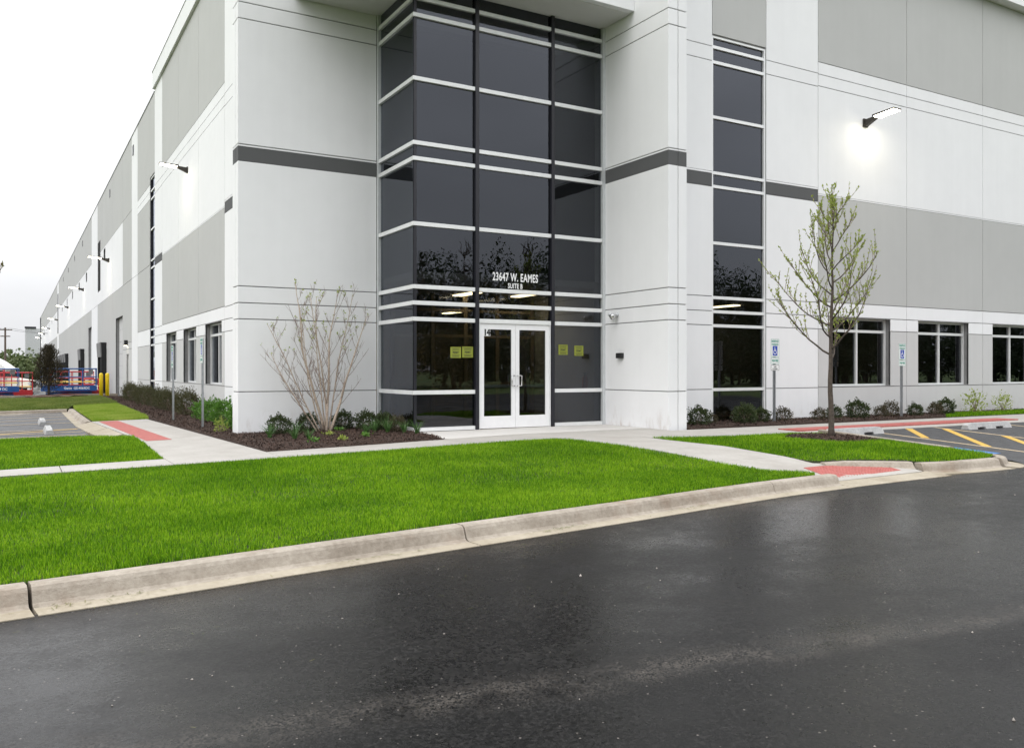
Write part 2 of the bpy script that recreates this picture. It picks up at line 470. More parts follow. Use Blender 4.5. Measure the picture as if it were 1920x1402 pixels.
def asphalt_mat(name, base, wet):
    m, nt, out = new_mat(name)
    v = coords(nt)
    def vor(scale):
        n = N(nt, 'ShaderNodeTexVoronoi'); n.inputs['Scale'].default_value = scale; nt.links.new(v, n.inputs['Vector'])
        c = N(nt, 'ShaderNodeSeparateColor'); nt.links.new(n.outputs['Color'], c.inputs[0])
        return n.outputs['Distance'], c.outputs[0], c.outputs[1]
    d1, r1, q1 = vor(105); d2, r2, q2 = vor(58); d3, r3, q3 = vor(34)
    wetn = noise(nt, coords(nt, (0.55, 1.0, 1.0)), 0.55, 5, 0.6); n3 = noise(nt, v, 4.2, 5)
    sep = N(nt, 'ShaderNodeSeparateXYZ'); nt.links.new(v, sep.inputs[0])
    # paving seam that crosses the road in the foreground: finer new mat beyond it, coarser mat this side
    wob = math_(nt, 'MULTIPLY', math_(nt, 'SUBTRACT', noise(nt, v, 1.3, 3), 0.5), 0.16)
    seam = math_(nt, 'ADD', math_(nt, 'SUBTRACT', sep.outputs['Y'], math_(nt, 'SUBTRACT', 3.98, math_(nt, 'MULTIPLY', sep.outputs['X'], 0.145))), wob)
    side = maprange(nt, seam, -0.05, 0.06, 0.0, 1.0)
    dust = math_(nt, 'MULTIPLY', maprange(nt, math_(nt, 'ABSOLUTE', math_(nt, 'SUBTRACT', seam, 0.14)), 0.0, 0.26, 1.0, 0.0), maprange(nt, n3, 0.36, 0.62, 0.05, 1.0))
    tone = math_(nt, 'ADD', math_(nt, 'MULTIPLY', r1, 0.5), math_(nt, 'MULTIPLY', r2, 0.5))
    c = ramp(nt, tone, [(0.15, tuple(x*0.25 for x in base)), (0.55, base), (0.92, tuple(x*3.2 for x in base))])
    c = mix(nt, side, mix(nt, 1.0, c, (0.7, 0.7, 0.7), 'MULTIPLY'), c)
    # sparse pale stones showing in the surface
    stone = math_(nt, 'MULTIPLY', math_(nt, 'GREATER_THAN', q2, 0.988), maprange(nt, d2, 0.25, 0.4, 1.0, 0.0))
    c = mix(nt, math_(nt, 'MULTIPLY', stone, 0.7), c, (0.20, 0.18, 0.16))
    grit = math_(nt, 'MULTIPLY', math_(nt, 'GREATER_THAN', q1, 0.45), dust)
    c = mix(nt, math_(nt, 'MULTIPLY', grit, 0.42), c, (0.12, 0.105, 0.09))
    w = math_(nt, 'ADD', math_(nt, 'MULTIPLY', wetn, 0.8), math_(nt, 'MULTIPLY', n3, 0.2))
    r = maprange(nt, w, 0.40, 0.60, wet[0], wet[1])
    r = math_(nt, 'ADD', r, math_(nt, 'MULTIPLY', math_(nt, 'SUBTRACT', r2, 0.5), 0.16))
    r = math_(nt, 'ADD', r, math_(nt, 'MULTIPLY', math_(nt, 'SUBTRACT', 1.0, side), 0.14))
    r = math_(nt, 'ADD', r, math_(nt, 'MULTIPLY', dust, 0.1))
    h = math_(nt, 'ADD', math_(nt, 'MULTIPLY', q1, 0.5), math_(nt, 'ADD', math_(nt, 'MULTIPLY', r2, 0.6), math_(nt, 'MULTIPLY', d3, 0.35)))
    nb = N(nt, 'ShaderNodeBump'); nb.inputs['Distance'].default_value = 0.004
    nt.links.new(h, nb.inputs['Height'])
    nt.links.new(maprange(nt, side, 0, 1, 0.55, 0.2), nb.inputs['Strength'])
    p = principled(nt, out, c, r, nb.outputs[0], 0, 0.45)
    p.inputs['IOR'].default_value = 1.33      # water film on the binder
    return m
M['asphalt'] = asphalt_mat('damp_new_asphalt', (0.0070, 0.0065, 0.0062), (0.20, 0.44))
M['asphalt_lot'] = simple('parking_asphalt', (0.042, 0.042, 0.044), 0.55, 0, 0.35, 5, bmp=0.5)

def concrete(name, c1, c2, stain=(0.25, 0.2, 0.14), rough=0.8, amount=0.5, bm=0.3):
    m, nt, out = new_mat(name)
    v = coords(nt)
    n = noise(nt, v, 1.6, 6, 0.65); n2 = noise(nt, v, 22, 4); n3 = noise(nt, v, 0.7, 5, 0.7)
    f = math_(nt, 'ADD', math_(nt, 'MULTIPLY', n, 0.6), math_(nt, 'MULTIPLY', n2, 0.4))
    c = ramp(nt, f, [(0.34, c1), (0.66, c2)])
    c = mix(nt, math_(nt, 'MULTIPLY', maprange(nt, n3, 0.52, 0.72, 0, 1), amount), c, stain)
    nb = bump(nt, noise(nt, v, 70, 4), bm, 0.006)
    principled(nt, out, c, rough, nb, 0, 0.35)
    return m
M['walk'] = concrete('broom_finished_concrete', (0.335, 0.315, 0.285), (0.43, 0.41, 0.38), (0.27, 0.245, 0.215), 0.75, 0.45)
M['slab'] = concrete('pale_new_concrete', (0.53, 0.51, 0.48), (0.62, 0.60, 0.57), (0.45, 0.42, 0.38), 0.75, 0.3)
M['kerb'] = concrete('weathered_kerb_concrete', (0.235, 0.20, 0.16), (0.42, 0.375, 0.315), (0.20, 0.135, 0.09), 0.85, 0.8, 0.9)
M['gutter'] = concrete('sandy_gutter_concrete', (0.29, 0.25, 0.185), (0.42, 0.375, 0.295), (0.20, 0.155, 0.10), 0.85, 0.7, 0.6)
M['stop'] = concrete('grey_precast_concrete', (0.32, 0.32, 0.32), (0.54, 0.54, 0.53), (0.14, 0.14, 0.14), 0.8, 0.7, 0.7)
M['tactile'] = simple('red_tactile_paving', (0.37, 0.10, 0.085), 0.75, 0, 0.16, 12, bmp=0.4)
M['mulch'] = simple('shredded_bark_mulch', (0.042, 0.023, 0.015), 0.95, 0, 0.6, 55, bmp=1.0)
M['chip'] = simple('bark_chip', (0.056, 0.031, 0.021), 0.9, 0, 0.7, 60)
M['joint'] = simple('black_joint_filler', (0.012, 0.010, 0.009), 0.9)

# ------------------------------------------------------------------ ground levels and sheets
def G(x):                       # the site falls gently to the left of the entrance
    return -0.02*(8.5 - max(x, -8.0)) if x < 8.5 else 0.0
GV = np.vectorize(G)

KX = [-16, -8, -4, -0.1, 0.73, 1.71, 2.93, 4.14, 5.94, 7.4, 8.62, 10.0, 11.6, 14.7, 20, 34]
KY = [4.2, 5.35, 5.98, 6.52, 6.63, 6.78, 6.95, 7.12, 7.38, 7.62, 7.80, 7.92, 8.0, 8.06, 8.06, 8.06]
def gutter_y(x): return float(np.interp(x, KX, KY))
def kerb_y(x): return gutter_y(x) + 0.43

def in_poly(P, poly):
    x, y = P[:, 0], P[:, 1]; ins = np.zeros(len(P), bool)
    n = len(poly)
    for i in range(n):
        x0, y0 = poly[i]; x1, y1 = poly[(i+1) % n]
        c = ((y0 > y) != (y1 > y)) & (x < (x1-x0)*(y-y0)/((y1-y0) + 1e-12) + x0)
        ins ^= c
    return ins

def sheet_mesh(name, poly, zf, step, drop=0.0, jitter=0.0):
    poly = [(float(a), float(b)) for a, b in poly]
    xs, ys = [p[0] for p in poly], [p[1] for p in poly]
    pts = []
    if step:
        gx, gy = np.meshgrid(np.arange(min(xs), max(xs), step), np.arange(min(ys), max(ys), step))
        P = np.stack([gx.ravel(), gy.ravel()], 1)
        if jitter: P = P + rng.uniform(-jitter, jitter, P.shape)
        P = P[in_poly(P, poly)]
        pts = [tuple(p) for p in P]
    n = len(poly)
    V = [Vector(p) for p in poly] + [Vector(p) for p in pts]
    E = [(i, (i+1) % n) for i in range(n)]
    ov, oe, of, *_ = delaunay_2d_cdt(V, E, [], 1, 1e-5)
    verts = [(p.x, p.y, zf(p.x, p.y)) for p in ov]
    faces = [tuple(f) for f in of]
    if drop:
        ring = [(p[0], p[1]) for p in poly]
        # skirt round the outline
        b = len(verts)
        for (x, y) in ring: verts.append((x, y, zf(x, y)))
        for (x, y) in ring: verts.append((x, y, zf(x, y)-drop))
        for i in range(n):
            j = (i+1) % n
            faces.append((b+i, b+n+i, b+n+j, b+j))
    me = bpy.data.meshes.new(name)
    me.from_pydata(verts, [], faces); me.update()
    return me

def struct(name, me, mat, parent=None):
    o = link(name, me, mat, parent)
    if parent is None: o['kind'] = 'structure'
    return o

# terrain to the horizon; the truck court behind is a metre lower than the front
def terrain_z(x, y):
    z = -0.45
    if y > 46 and x < 5.6: z = -0.45 - 1.0*min(1, (y-46)/14.0)
    if y > 46 and x < -60: z = -0.45
    return z
tx = np.concatenate([np.linspace(-900, -60, 8), np.linspace(-50, 60, 45), np.linspace(80, 900, 8)])
ty = np.concatenate([np.linspace(-900, -60, 8), np.linspace(-50, 120, 69), np.linspace(140, 1100, 12)])
TX, TY = np.meshgrid(tx, ty)
TV = np.stack([TX.ravel(), TY.ravel(), np.array([terrain_z(a, b) for a, b in zip(TX.ravel(), TY.ravel())])], 1)
nx = len(tx)
TF = [(j*nx+i, j*nx+i+1, (j+1)*nx+i+1, (j+1)*nx+i) for j in range(len(ty)-1) for i in range(nx-1)]
struct('ground', arrays_mesh('ground', TV, TF), M['far_grass'])

# road in front
edge = [(x, gutter_y(x)+0.06) for x in np.linspace(-40, 40, 121)]
struct('asphalt_road', sheet_mesh('asphalt_road', [(-40, -14), (40, -14)] + edge[::-1], lambda x, y: -0.272, 0), M['asphalt'])

# sunken truck court
def court_z(x, y): return -0.16 - 1.1*min(1, max(0, (y-55.0)/6.0)) if x < 5.7 else -0.3
struct('truck_court', sheet_mesh('truck_court', [(-60, 55), (5.6, 55), (5.6, 300), (-60, 300)], lambda x, y: court_z(min(x, 5.6), y), 6), M['asphalt_lot'])

# right parking lot: rises to meet the walk
def lot_r_z(x, y): return float(np.interp(y, [8.0, 12.95], [-0.268, -0.035]))
lot_r = struct('parking_lot', sheet_mesh('parking_lot', [(14.8, 8.115), (46, 8.115), (46, 12.97), (13.0, 12.97), (13.0, 12.3), (15.15, 12.3), (15.445, 9.2)] + [(14.46+.985*math.sin(t), 9.05-.985*math.cos(t)) for t in np.linspace(1.5, .36, 7)], lot_r_z, 0), M['asphalt_lot'])
def paint_line(parent, p, q, w, zf, mat, name='parking_line'):
    p, q = Vector((*p, 0)), Vector((*q, 0))
    d = (q-p).normalized(); s = Vector((-d.y, d.x, 0))*w/2
    a = [p-s, q-s, q+s, p+s]
    mb = MB().hexa([(v.x, v.y, zf(v.x, v.y)+0.001) for v in a] + [(v.x, v.y, zf(v.x, v.y)+0.005) for v in a])
    return mb.build(name, mat, parent)
for p, q, w, m in [((17.0, 12.9), (16.85, 8.7), 0.10, 'line_pale'), ((19.55, 12.9), (19.3, 8.7), 0.10, 'line_pale'),
                   ((22.3, 12.9), (22.1, 8.7), 0.10, 'line_pale'), ((24.9, 12.9), (24.7, 8.7), 0.10, 'line_pale')]:
    paint_line(lot_r, p, q, w, lot_r_z, M[m])
for p, q in [((18.55, 12.9), (17.12, 11.5)), ((19.45, 12.55), (16.98, 10.05)), ((19.42, 11.1), (17.1, 8.8))]:
    paint_line(lot_r, p, q, 0.16, lot_r_z, M['line_yellow'], 'hatch_line')
MB().hexa([(14.9, 9.3, lot_r_z(0, 9.3)+.002), (16.15, 9.3, lot_r_z(0, 9.3)+.002), (16.15, 10.5, lot_r_z(0, 10.5)+.002), (14.9, 10.5, lot_r_z(0, 10.5)+.002),
           (14.9, 9.3, lot_r_z(0, 9.3)+.007), (16.15, 9.3, lot_r_z(0, 9.3)+.007), (16.15, 10.5, lot_r_z(0, 10.5)+.007), (14.9, 10.5, lot_r_z(0, 10.5)+.007)]).build('blue_marking', M['blue_paint'], lot_r)

# left parking lot
def lot_l_z(x, y): return G(x) - 0.13
lot_l = struct('parking_lot', sheet_mesh('parking_lot', [(-30, 22.0), (1.62, 22.0), (1.62, 37.1), (-30, 37.1)], lot_l_z, 3), M['asphalt_lot'])
for y in (24.2, 25.4, 26.75, 29.85, 31.95, 33.85, 35.6):
    paint_line(lot_l, (-12, y), (1.58, y), 0.10, lot_l_z, M['line_pale'])
paint_line(lot_l, (-1.6, 25.45), (1.5, 26.6), 0.12, lot_l_z, M['line_yellow'], 'hatch_line')

# ------------------------------------------------------------------ walks, slabs, tactile strips
def walk_piece(parent, poly, zf, mat, drop=0.18, name='slab'):
    # one cast bay with its own rim, a saw-cut apart from the next
    return link(name, sheet_mesh(name, poly, zf, 0, drop), mat, parent)

front_walk = tag(empty('sidewalk', (6, 14.9, 0)), kind='structure')
jx = [-14.0, -11.5, -9.0, -6.5, -4.0, -1.6, 0.62, 2.2]
for a, b in zip(jx[:-1], jx[1:]):
    walk_piece(front_walk, [(a+.007, 14.35), (b-.007, 14.35), (b-.007, 15.42), (a+.007, 15.42)], lambda x, y: G(x), M['walk'])
for a, b in ((2.2, 3.9), (3.9, 5.4), (5.4, 7.5)):
    walk_piece(front_walk, [(a+.004, 14.35), (b-.004, 14.35+(.03 if b > 7 else 0)), (b-.004, 15.5 if b > 7 else 15.42), (a+.004, 15.42)], lambda x, y: G(x), M['walk'])
walk_piece(front_walk, [(7.504, 14.38), (9.5, 14.42), (9.5, 15.75), (7.504, 15.55)], lambda x, y: G(x), M['walk'])
walk_piece(front_walk, [(9.508, 14.4), (11.2, 14.0), (11.2, 15.75), (9.508, 15.75)], lambda x, y: 0.0, M['walk'])
walk_piece(front_walk, [(11.208, 13.3), (12.9, 13.25), (12.9, 15.7), (11.208, 15.74)], lambda x, y: 0.0, M['walk'])
# entrance slab in front of the doors
walk_piece(front_walk, [(7.6, 15.56), (9.5, 15.76), (12.895, 15.76), (12.895, 17.6), (7.70, 17.6), (7.80, 17.3), (7.52, 15.62)], lambda x, y: G(x)+0.003, M['slab'], 0.2, 'entrance_slab')
# right hand walk along the building
for a, b in zip(np.arange(12.9, 45, 2.6), np.arange(12.9, 45, 2.6)+2.6):
    walk_piece(front_walk, [(a+.004, 12.97), (b-.004, 12.97), (b-.004, 14.93), (a+.004, 14.93)], lambda x, y: -0.002 - 0.03*max(0, (13.4-y)/0.45), M['walk'])
for a, b in zip(np.arange(15.4, 24.2, 1.1), np.arange(15.4, 24.2, 1.1)+1.1):
    MB().box(a+.003, min(b, 24.3)-.003, 13.45, 14.08, -0.05, 0.006).build('tactile_panel', M['tactile'], front_walk)
# left walk along the long facade
def lx(y): return float(np.interp(y, [15.42, 27.65], [3.9, 3.44]))
def lx0(y): return float(np.interp(y, [15.42, 20.4, 27.65], [2.2, 2.3, 1.95]))
ly = [15.42, 17.4, 19.4, 21.5, 23.5, 25.6, 27.65]
for a, b in zip(ly[:-1], ly[1:]):
    walk_piece(front_walk, [(lx0(a), a+.004), (lx(a), a+.004), (lx(b), b-.004), (lx0(b), b-.004)], lambda x, y: G(x), M['walk'])
for i in range(8):
    y0, y1 = 19.42+i*1.0, 19.42+(i+1)*1.0
    t0, t1 = i/8, (i+1)/8
    a0, a1 = 2.41+(2.12-2.41)*t0, 2.41+(2.12-2.41)*t1
    q = [(a0, y0+.003), (a0+.5, y0+.003), (a1+.5, y1-.003), (a1, y1-.003)]
    MB().hexa([(x, y, G(x)-.05) for x, y in q] + [(x, y, G(x)+.006) for x, y in q]).build('tactile_panel', M['tactile'], front_walk)
# path from the entrance down to the kerb ramp
def ramp_z(x, y): return float(np.interp(y, [8.3, 8.5, 10.6, 20], [-0.235, -0.225, 0.0, 0.0]))
py_ = [14.38, 12.9, 11.4, 10.0]
for a, b in zip(py_[:-1], py_[1:]):
    ta = 14.0 if a > 14 else a-.004
    walk_piece(front_walk, [(9.53, b+.004), (11.1, b+.004), (11.19 if a > 14 else 11.1, ta), (9.53, a-.02 if a > 14 else a-.004)], ramp_z, M['walk'])
walk_piece(front_walk, [(9.53, 9.996), (9.6, 9.0), (10.16, 8.62), (10.25, 8.33), (12.45, 8.42), (12.55, 8.85), (11.6, 9.28), (11.15, 9.55), (11.1, 9.996)], ramp_z, M['walk'], 0.05)
tq = [(10.42, 8.46), (12.15, 8.58), (12.2, 9.02), (11.2, 9.25), (10.62, 9.2)]
for s in range(4):
    a, b = s/4, (s+1)/4
    lo0, lo1 = Vector(tq[0]).lerp(Vector(tq[1]), a), Vector(tq[0]).lerp(Vector(tq[1]), b)
    hi = lambda t: Vector((10.62+1.6*t, float(np.interp(10.62+1.6*t, [10.62, 11.2, 12.22], [9.2, 9.23, 8.98]))))
    h0, h1 = hi(a), hi(b)
    q = [(lo0.x+.004, lo0.y), (lo1.x-.004, lo1.y), (h1.x-.004, h1.y), (h0.x+.004, h0.y)]
    mb = MB().hexa([(x, y, ramp_z(x, y)-.03) for x, y in q] + [(x, y, ramp_z(x, y)+.006) for x, y in q])
    # truncated domes
    for i in range(6):
        for j in range(9):
            u, w = (i+.5)/6, (j+.5)/9
            c = Vector(q[0]).lerp(Vector(q[1]), u).lerp(Vector(q[3]).lerp(Vector(q[2]), u), w)
            z = ramp_z(c.x, c.y)+.005
            mb.lathe([(.016, 0), (.011, .006)], (c.x, c.y, z), 6)
    mb.build('tactile_panel', M['tactile'], front_walk)

# ------------------------------------------------------------------ kerbs
def kerb_piece(parent, path, mat, top=lambda x, y: -0.12, flip=1, gutter=0.23, base=-0.268, name='kerb_segment', face=True):
    """Sweep: path is the back edge, offset to its right side (times flip)."""
    P = [Vector(p) for p in path]; n = len(P); V = []; F = []
    for i, p in enumerate(P):
        d = (P[min(i+1, n-1)] - P[max(i-1, 0)]).normalized()
        s = Vector((d.y, -d.x))*flip
        t = top(p.x, p.y); h = t-base
        prof = [(0, base-.12), (0, t-.008), (.012, t), (.12, t), (.15, t-.012), (.168, t-.04), (.195, base+.03), (.215, base+.012), (.25, base+.006)]
        prof += [(.25, base-.12)]
        for (o, z) in prof: V.append((p.x+s.x*o, p.y+s.y*o, z))
    k = len(prof)
    for i in range(n-1):
        for j in range(k-1):
            F.append((i*k+j, i*k+j+1, (i+1)*k+j+1, (i+1)*k+j))
    F.append(tuple(range(k-1, -1, -1))); F.append(tuple((n-1)*k+j for j in range(k)))
    me = bpy.data.meshes.new(name); me.from_pydata(V, [], F); me.update()
    o = link(name, me, mat, parent)
    if gutter > 0:
        V, F = [], []
        for i, p in enumerate(P):
            d = (P[min(i+1, n-1)] - P[max(i-1, 0)]).normalized(); s = Vector((d.y, -d.x))*flip
            for (o_, z) in ((.2505, base-.12), (.2505, base+.006), (.21+gutter, base+.003), (.21+gutter, base-.12)): V.append((p.x+s.x*o_, p.y+s.y*o_, z))
        for i in range(n-1):
            for j in range(3): F.append((i*4+j, i*4+j+1, (i+1)*4+j+1, (i+1)*4+j))
        F += [(3, 2, 1, 0), tuple((n-1)*4+j for j in range(4))]
        me = bpy.data.meshes.new('gutter_pan'); me.from_pydata(V, [], F); me.update()
        link('gutter_pan', me, M['gutter'], parent)
    return o

kerb = tag(empty('kerb', (4, 7.4, -0.12)), kind='structure')
def span(a, b, step=0.35): return list(np.linspace(a, b, max(2, int((b-a)/step)+1)))
cuts = [(-16, -9.0, .01), (-9.0, -4.4, .012), (-4.4, 0.07, .013), (0.07, 3.72, .008), (3.72, 8.72, .008), (8.72, 10.16, .008)]
for i, (a, b, g) in enumerate(cuts):
    g0 = cuts[i-1][2] if i else 0.0
    kerb_piece(kerb, [(x, kerb_y(x)) for x in span(a+g0, b-(g if i < 5 else 0))], M['kerb'])
# gutter pan across the ramp
V_ = []
pan = MB()
xs_ = span(10.165, 12.6)
for a, b in zip(xs_[:-1], xs_[1:]):
    pan.hexa([(a, gutter_y(a), -.36), (b, gutter_y(b), -.36), (b, gutter_y(b)+.42, -.36), (a, gutter_y(a)+.42, -.36),
              (a, gutter_y(a), -.264), (b, gutter_y(b), -.264), (b, gutter_y(b)+.42, -.240), (a, gutter_y(a)+.42, -.240)])
pan.build('gutter_pan', M['gutter'], kerb)
# island kerb: flare, front, rounded nose, side
kerb_piece(kerb, [(11.2, 9.36), (11.6, 9.22), (12.1, 9.02), (12.62, 8.80)], M['kerb'], top=lambda x, y: float(np.interp(x, [11.2, 11.7, 12.6], [-0.105, -0.085, -0.115])), gutter=0.0, base=-0.215)
kerb_piece(kerb, [(12.60, 8.66), (13.2, 8.53), (13.9, 8.50), (14.42, 8.50)], M['kerb'])
nose = [(14.46+0.0+0.55*math.sin(t), 9.05-0.55*math.cos(t)) for t in np.linspace(0.06, math.pi/2, 8)]
kerb_piece(kerb, nose + [(15.01, 9.6)], M['kerb'], base=-0.262)
for a, b in ((9.61, 11.2), (11.21, 12.6)):
    kerb_piece(kerb, [(15.01, a), (15.01, b)], M['kerb'], top=lambda x, y: lot_r_z(x, y)+0.14, base=-0.2)
# fillers in the wide open joints
for x, w in ((0.07, .013), (3.72, .008)):
    MB().box(x-w, x+w, gutter_y(x)-.01, kerb_y(x)-.02, -.5, -.273).build('joint_filler', M['joint'], kerb)
# left lot kerbs: far end and along the walk
kerb_piece(kerb, [(-20, 37.45), (-10, 37.4), (1.75, 37.2)], M['kerb'], top=lambda x, y: G(x)-.0, base=-0.30, gutter=0.25)
kerb_piece(kerb, [(1.98, 37.2), (1.96, 33), (1.95, 27.8)], M['kerb'], top=lambda x, y: G(x)-.005, base=-0.262, gutter=0.2)
for a, b in ((27.75, 24.6), (24.59, 22.0)):
    pts = [(lx0(a)-.0, a), (lx0(b)-.02, b)]
    q = [(pts[0][0]-.42, a), (pts[0][0], a), (pts[1][0], b), (pts[1][0]-.42, b)]
    MB().hexa([(x, y, -.45) for x, y in q[::-1]] + [(x, y, G(x)-.012-(.1 if i in (0, 3) else 0)) for i, (x, y) in list(enumerate(q))[::-1]]).build('gutter_pan', M['gutter'], kerb)
# edge of the truck court
kerb_piece(kerb, [(-20, 52.0), (0.0, 53.4), (2.5, 54.4), (4.3, 55.3), (5.3, 55.4)], M['kerb'], top=lambda x, y: -0.02, flip=-1, base=-0.3, gutter=0.1)

# ------------------------------------------------------------------ the building
bld = tag(empty('warehouse', (5.45, 16.27, 0)), 'long white and grey concrete warehouse with a dark glass corner entrance', 'building')
GAP = 0.011
RAILS = [0.87, 2.51, 2.87, 3.23, 4.63, 6.08, 6.43, 7.86, 9.27, 9.655]
# courses of the two entrance piers: (z0, z1, material)
COURSES = [(-0.45, 0.88, 'white'), (0.88, 2.52, 'white'), (2.52, 2.885, 'white'), (2.885, 3.26, 'white'), (3.26, 6.065, 'white'),
           (6.065, 6.405, 'stripe'), (6.405, 6.45, 'white'), (6.45, 9.275, 'white'), (9.275, 9.645, 'white'), (9.645, 14.9, 'white')]
NOGAP_TOP = {4, 5}
def course_gaps(i): return (0.0 if (i-1) in NOGAP_TOP else GAP), (0.0 if i in NOGAP_TOP else GAP)
def pname(m): return 'stripe_panel' if m == 'stripe' else 'wall_panel'

# left pier and right pier
for i, (z0, z1, m) in enumerate(COURSES):
    g0, g1 = course_gaps(i)
    inset = 0.004 if m == 'stripe' else 0.0
    bv = 0.008 if z1-z0 > 0.1 else 0
    MB().box(4.33+inset, 7.62, 19.63+inset, 19.855, z0+g0, z1-g1).build(pname(m), M[m], bld, bevel=bv)
    MB().box(4.33+inset, 7.62, 19.875, 20.17, z0+g0, z1-g1).build(pname(m), M[m], bld, bevel=bv)
    MB().box(12.9+inset, 13.18, 15.03+inset, 17.9, z0+g0, z1-g1).build(pname(m), M[m], bld, bevel=bv)
    MB().box(13.20, 13.45, 15.03+inset, 17.9, z0+g0, z1-g1).build(pname(m), M[m], bld, bevel=bv)
MB().box(4.352, 7.60, 19.652, 20.15, -0.5, 14.88).build('wall_core', M['core'], bld)
MB().box(12.922, 13.43, 15.052, 17.88, -0.5, 14.88).build('wall_core', M['core'], bld)
# roof over the entrance recess
MB().box(5.6, 12.895, 16.26, 19.625, 10.0, 14.9).build('canopy', M['white'], bld, bevel=0.01)
MB().box(5.62, 12.885, 16.42, 19.62, 9.985, 9.999).build('soffit', M['soffit'], bld)

def facade(axis, plane, cols, holes_core, u0, u1, ztop, t_core=0.22):
    MB().slab(axis, plane+0.022, t_core, u0, u1, -1.6, ztop, holes_core).build('wall_core', M['core'], bld)
    for (a, b, rows, holes) in cols:
        for (z0, z1, m) in rows:
            if z1-z0 < 0.08: g0 = g1 = 0.0
            else: g0 = g1 = GAP
            ins = 0.004 if m == 'stripe' else 0.0
            hh = [h for h in holes if h[2] < z1 and h[3] > z0 and h[0] < b and h[1] > a]
            MB().slab(axis, plane+ins, 0.06, a+0.010, b-0.010, z0+g0, z1-g1, hh).build(pname(m), M[m], bld)

WHITE_COL = [(z0, z1, m) for (z0, z1, m) in COURSES]
def white_col(top): return [(z0, min(z1, top), m) for (z0, z1, m) in COURSES if z0 < top]
def bay_col(top, zlow=-0.45, w0=2.52):
    return [(zlow, 0.89, 'pale'), (0.89, w0, 'pale'), (w0, 2.885, 'white'), (2.885, 3.28, 'white'), (3.28, 6.25, 'grey'), (6.25, 6.285, 'white'),
            (6.285, 9.3, 'white'), (9.3, 9.63, 'white'), (9.63, 9.97, 'white'), (9.97, top, 'grey')]

def window_set(axis, plane, a, b, z0, z1, rails, mulls, mat_frame, setback=0.2, parent=bld, name='window', mat_jamb=None):
    """Frame, mullions, rails and a pane for each light, set back into the opening."""
    root = empty(name, (a, plane, z0) if axis == 'X' else (plane, a, z0), 0, parent)
    root.matrix_parent_inverse = wmat(parent).inverted()
    p = plane+setback
    def bx(u0, u1, d0, d1, zz0, zz1, nm, mat, bevel=0.0):
        mb = MB()
        mb.box(u0, u1, p+d0, p+d1, zz0, zz1) if axis == 'X' else mb.box(p+d0, p+d1, u0, u1, zz0, zz1)
        return mb.build(nm, mat, root, bevel=bevel)
    w = 0.055
    mj = mat_jamb or mat_frame
    bx(a, a+w, 0, .11, z0, z1, 'jamb', mj); bx(b-w, b, 0, .11, z0, z1, 'jamb', mj)
    bx(a+w, b-w, .001, .11, z0, z0+w, 'sill', mat_frame); bx(a+w, b-w, .001, .11, z1-w, z1, 'head', mat_frame)
    us = [a+w] + [m for m in mulls] + [b-w]
    zs = [z0+w] + list(rails) + [z1-w]
    for m in mulls: bx(m-.028, m+.028, .001, .10, z0+w, z1-w, 'mullion', mat_frame)
    for r in rails:
        for u, v in zip(us[:-1], us[1:]):
            bx(u+(.028 if u in mulls else 0), v-(.028 if v in mulls else 0), .003, .10, r-.038, r+.038, 'rail', mat_frame)
    for i in range(len(us)-1):
        for j in range(len(zs)-1):
            bx(us[i]-.01, us[i+1]+.01, .055, .067, zs[j]-.01, zs[j+1]+.01, 'pane', M['glass'])
    return root

# ---- front facade, right of the entrance
FY = 16.27
cols, holes = [], [(15.42, 17.35, -0.05, 9.94)]
cols.append((13.45, 15.42, white_col(13.45), []))
cols.append((15.42, 17.35, [(9.96, 13.45, 'grey')], []))
cols.append((17.35, 19.38, white_col(13.45), []))
for k in range(7):
    x0 = 19.38+3.92*k
    h = (x0+.55, x0+3.16, 0.91, 2.87)
    holes.append(h); cols.append((x0, x0+3.92, bay_col(13.45), [h]))
facade('X', FY, cols, holes, 13.45, 46.8, 13.44)
window_set('X', FY, 15.42, 17.35, -0.04, 9.94, RAILS, [], M['alu'], 0.03)
for k in range(7):
    x0 = 19.38+3.92*k
    window_set('X', FY, x0+.55, x0+3.16, 0.91, 2.87, [2.5], [x0+1.855], M['alu'], 0.17)
MB().box(13.46, 46.8, FY-0.33, FY+0.4, 13.45, 14.7).build('parapet', M['white'], bld)
MB().box(13.46, 46.85, FY-0.36, FY+0.43, 14.70, 14.76).build('coping', M['coping'], bld)

# ---- long left facade
LX = 5.45
DOCKS = [64.4, 85.7, 112, 117, 122, 127, 132, 160, 166, 172, 178, 184, 190]
cols, holes = [], []
cols.append((20.17, 26.47, white_col(13.97), []))
for y0, y1 in ((26.47, 30.68), (30.68, 34.85), (34.85, 38.99)):
    h = (y0+.42, y0+3.04, 0.91, 2.87)
    holes.append(h)
    rows = bay_col(13.97); rows[-1] = (10.0, 13.97, 'grey'); rows[-2] = (9.63, 10.0, 'white')
    cols.append((y0, y1, rows, [h]))
cols.append((38.99, 41.24, white_col(13.97), []))
slit = (41.24, 42.8, -0.1, 10.25); holes.append(slit)
cols.append((41.24, 42.8, [(10.27, 13.85, 'grey')], []))
cols.append((42.8, 47.39, [(-.45, .89, 'pale'), (.89, 2.52, 'pale'), (2.52, 3.28, 'white'), (3.28, 6.25, 'grey'), (6.25, 9.3, 'grey'), (9.3, 9.63, 'white'), (9.63, 9.97, 'white'), (9.97, 13.85, 'grey')], []))
cols.append((47.39, 49.9, [(-.45, 6.25, 'white'), (6.25, 13.85, 'white')], []))
d1 = (54.36, 58.3, -1.3, 4.55); man = (51.3, 52.4, -0.1, 2.25); d2 = (77.5, 81.0, -1.3, 4.9)
holes += [d1, man, d2]
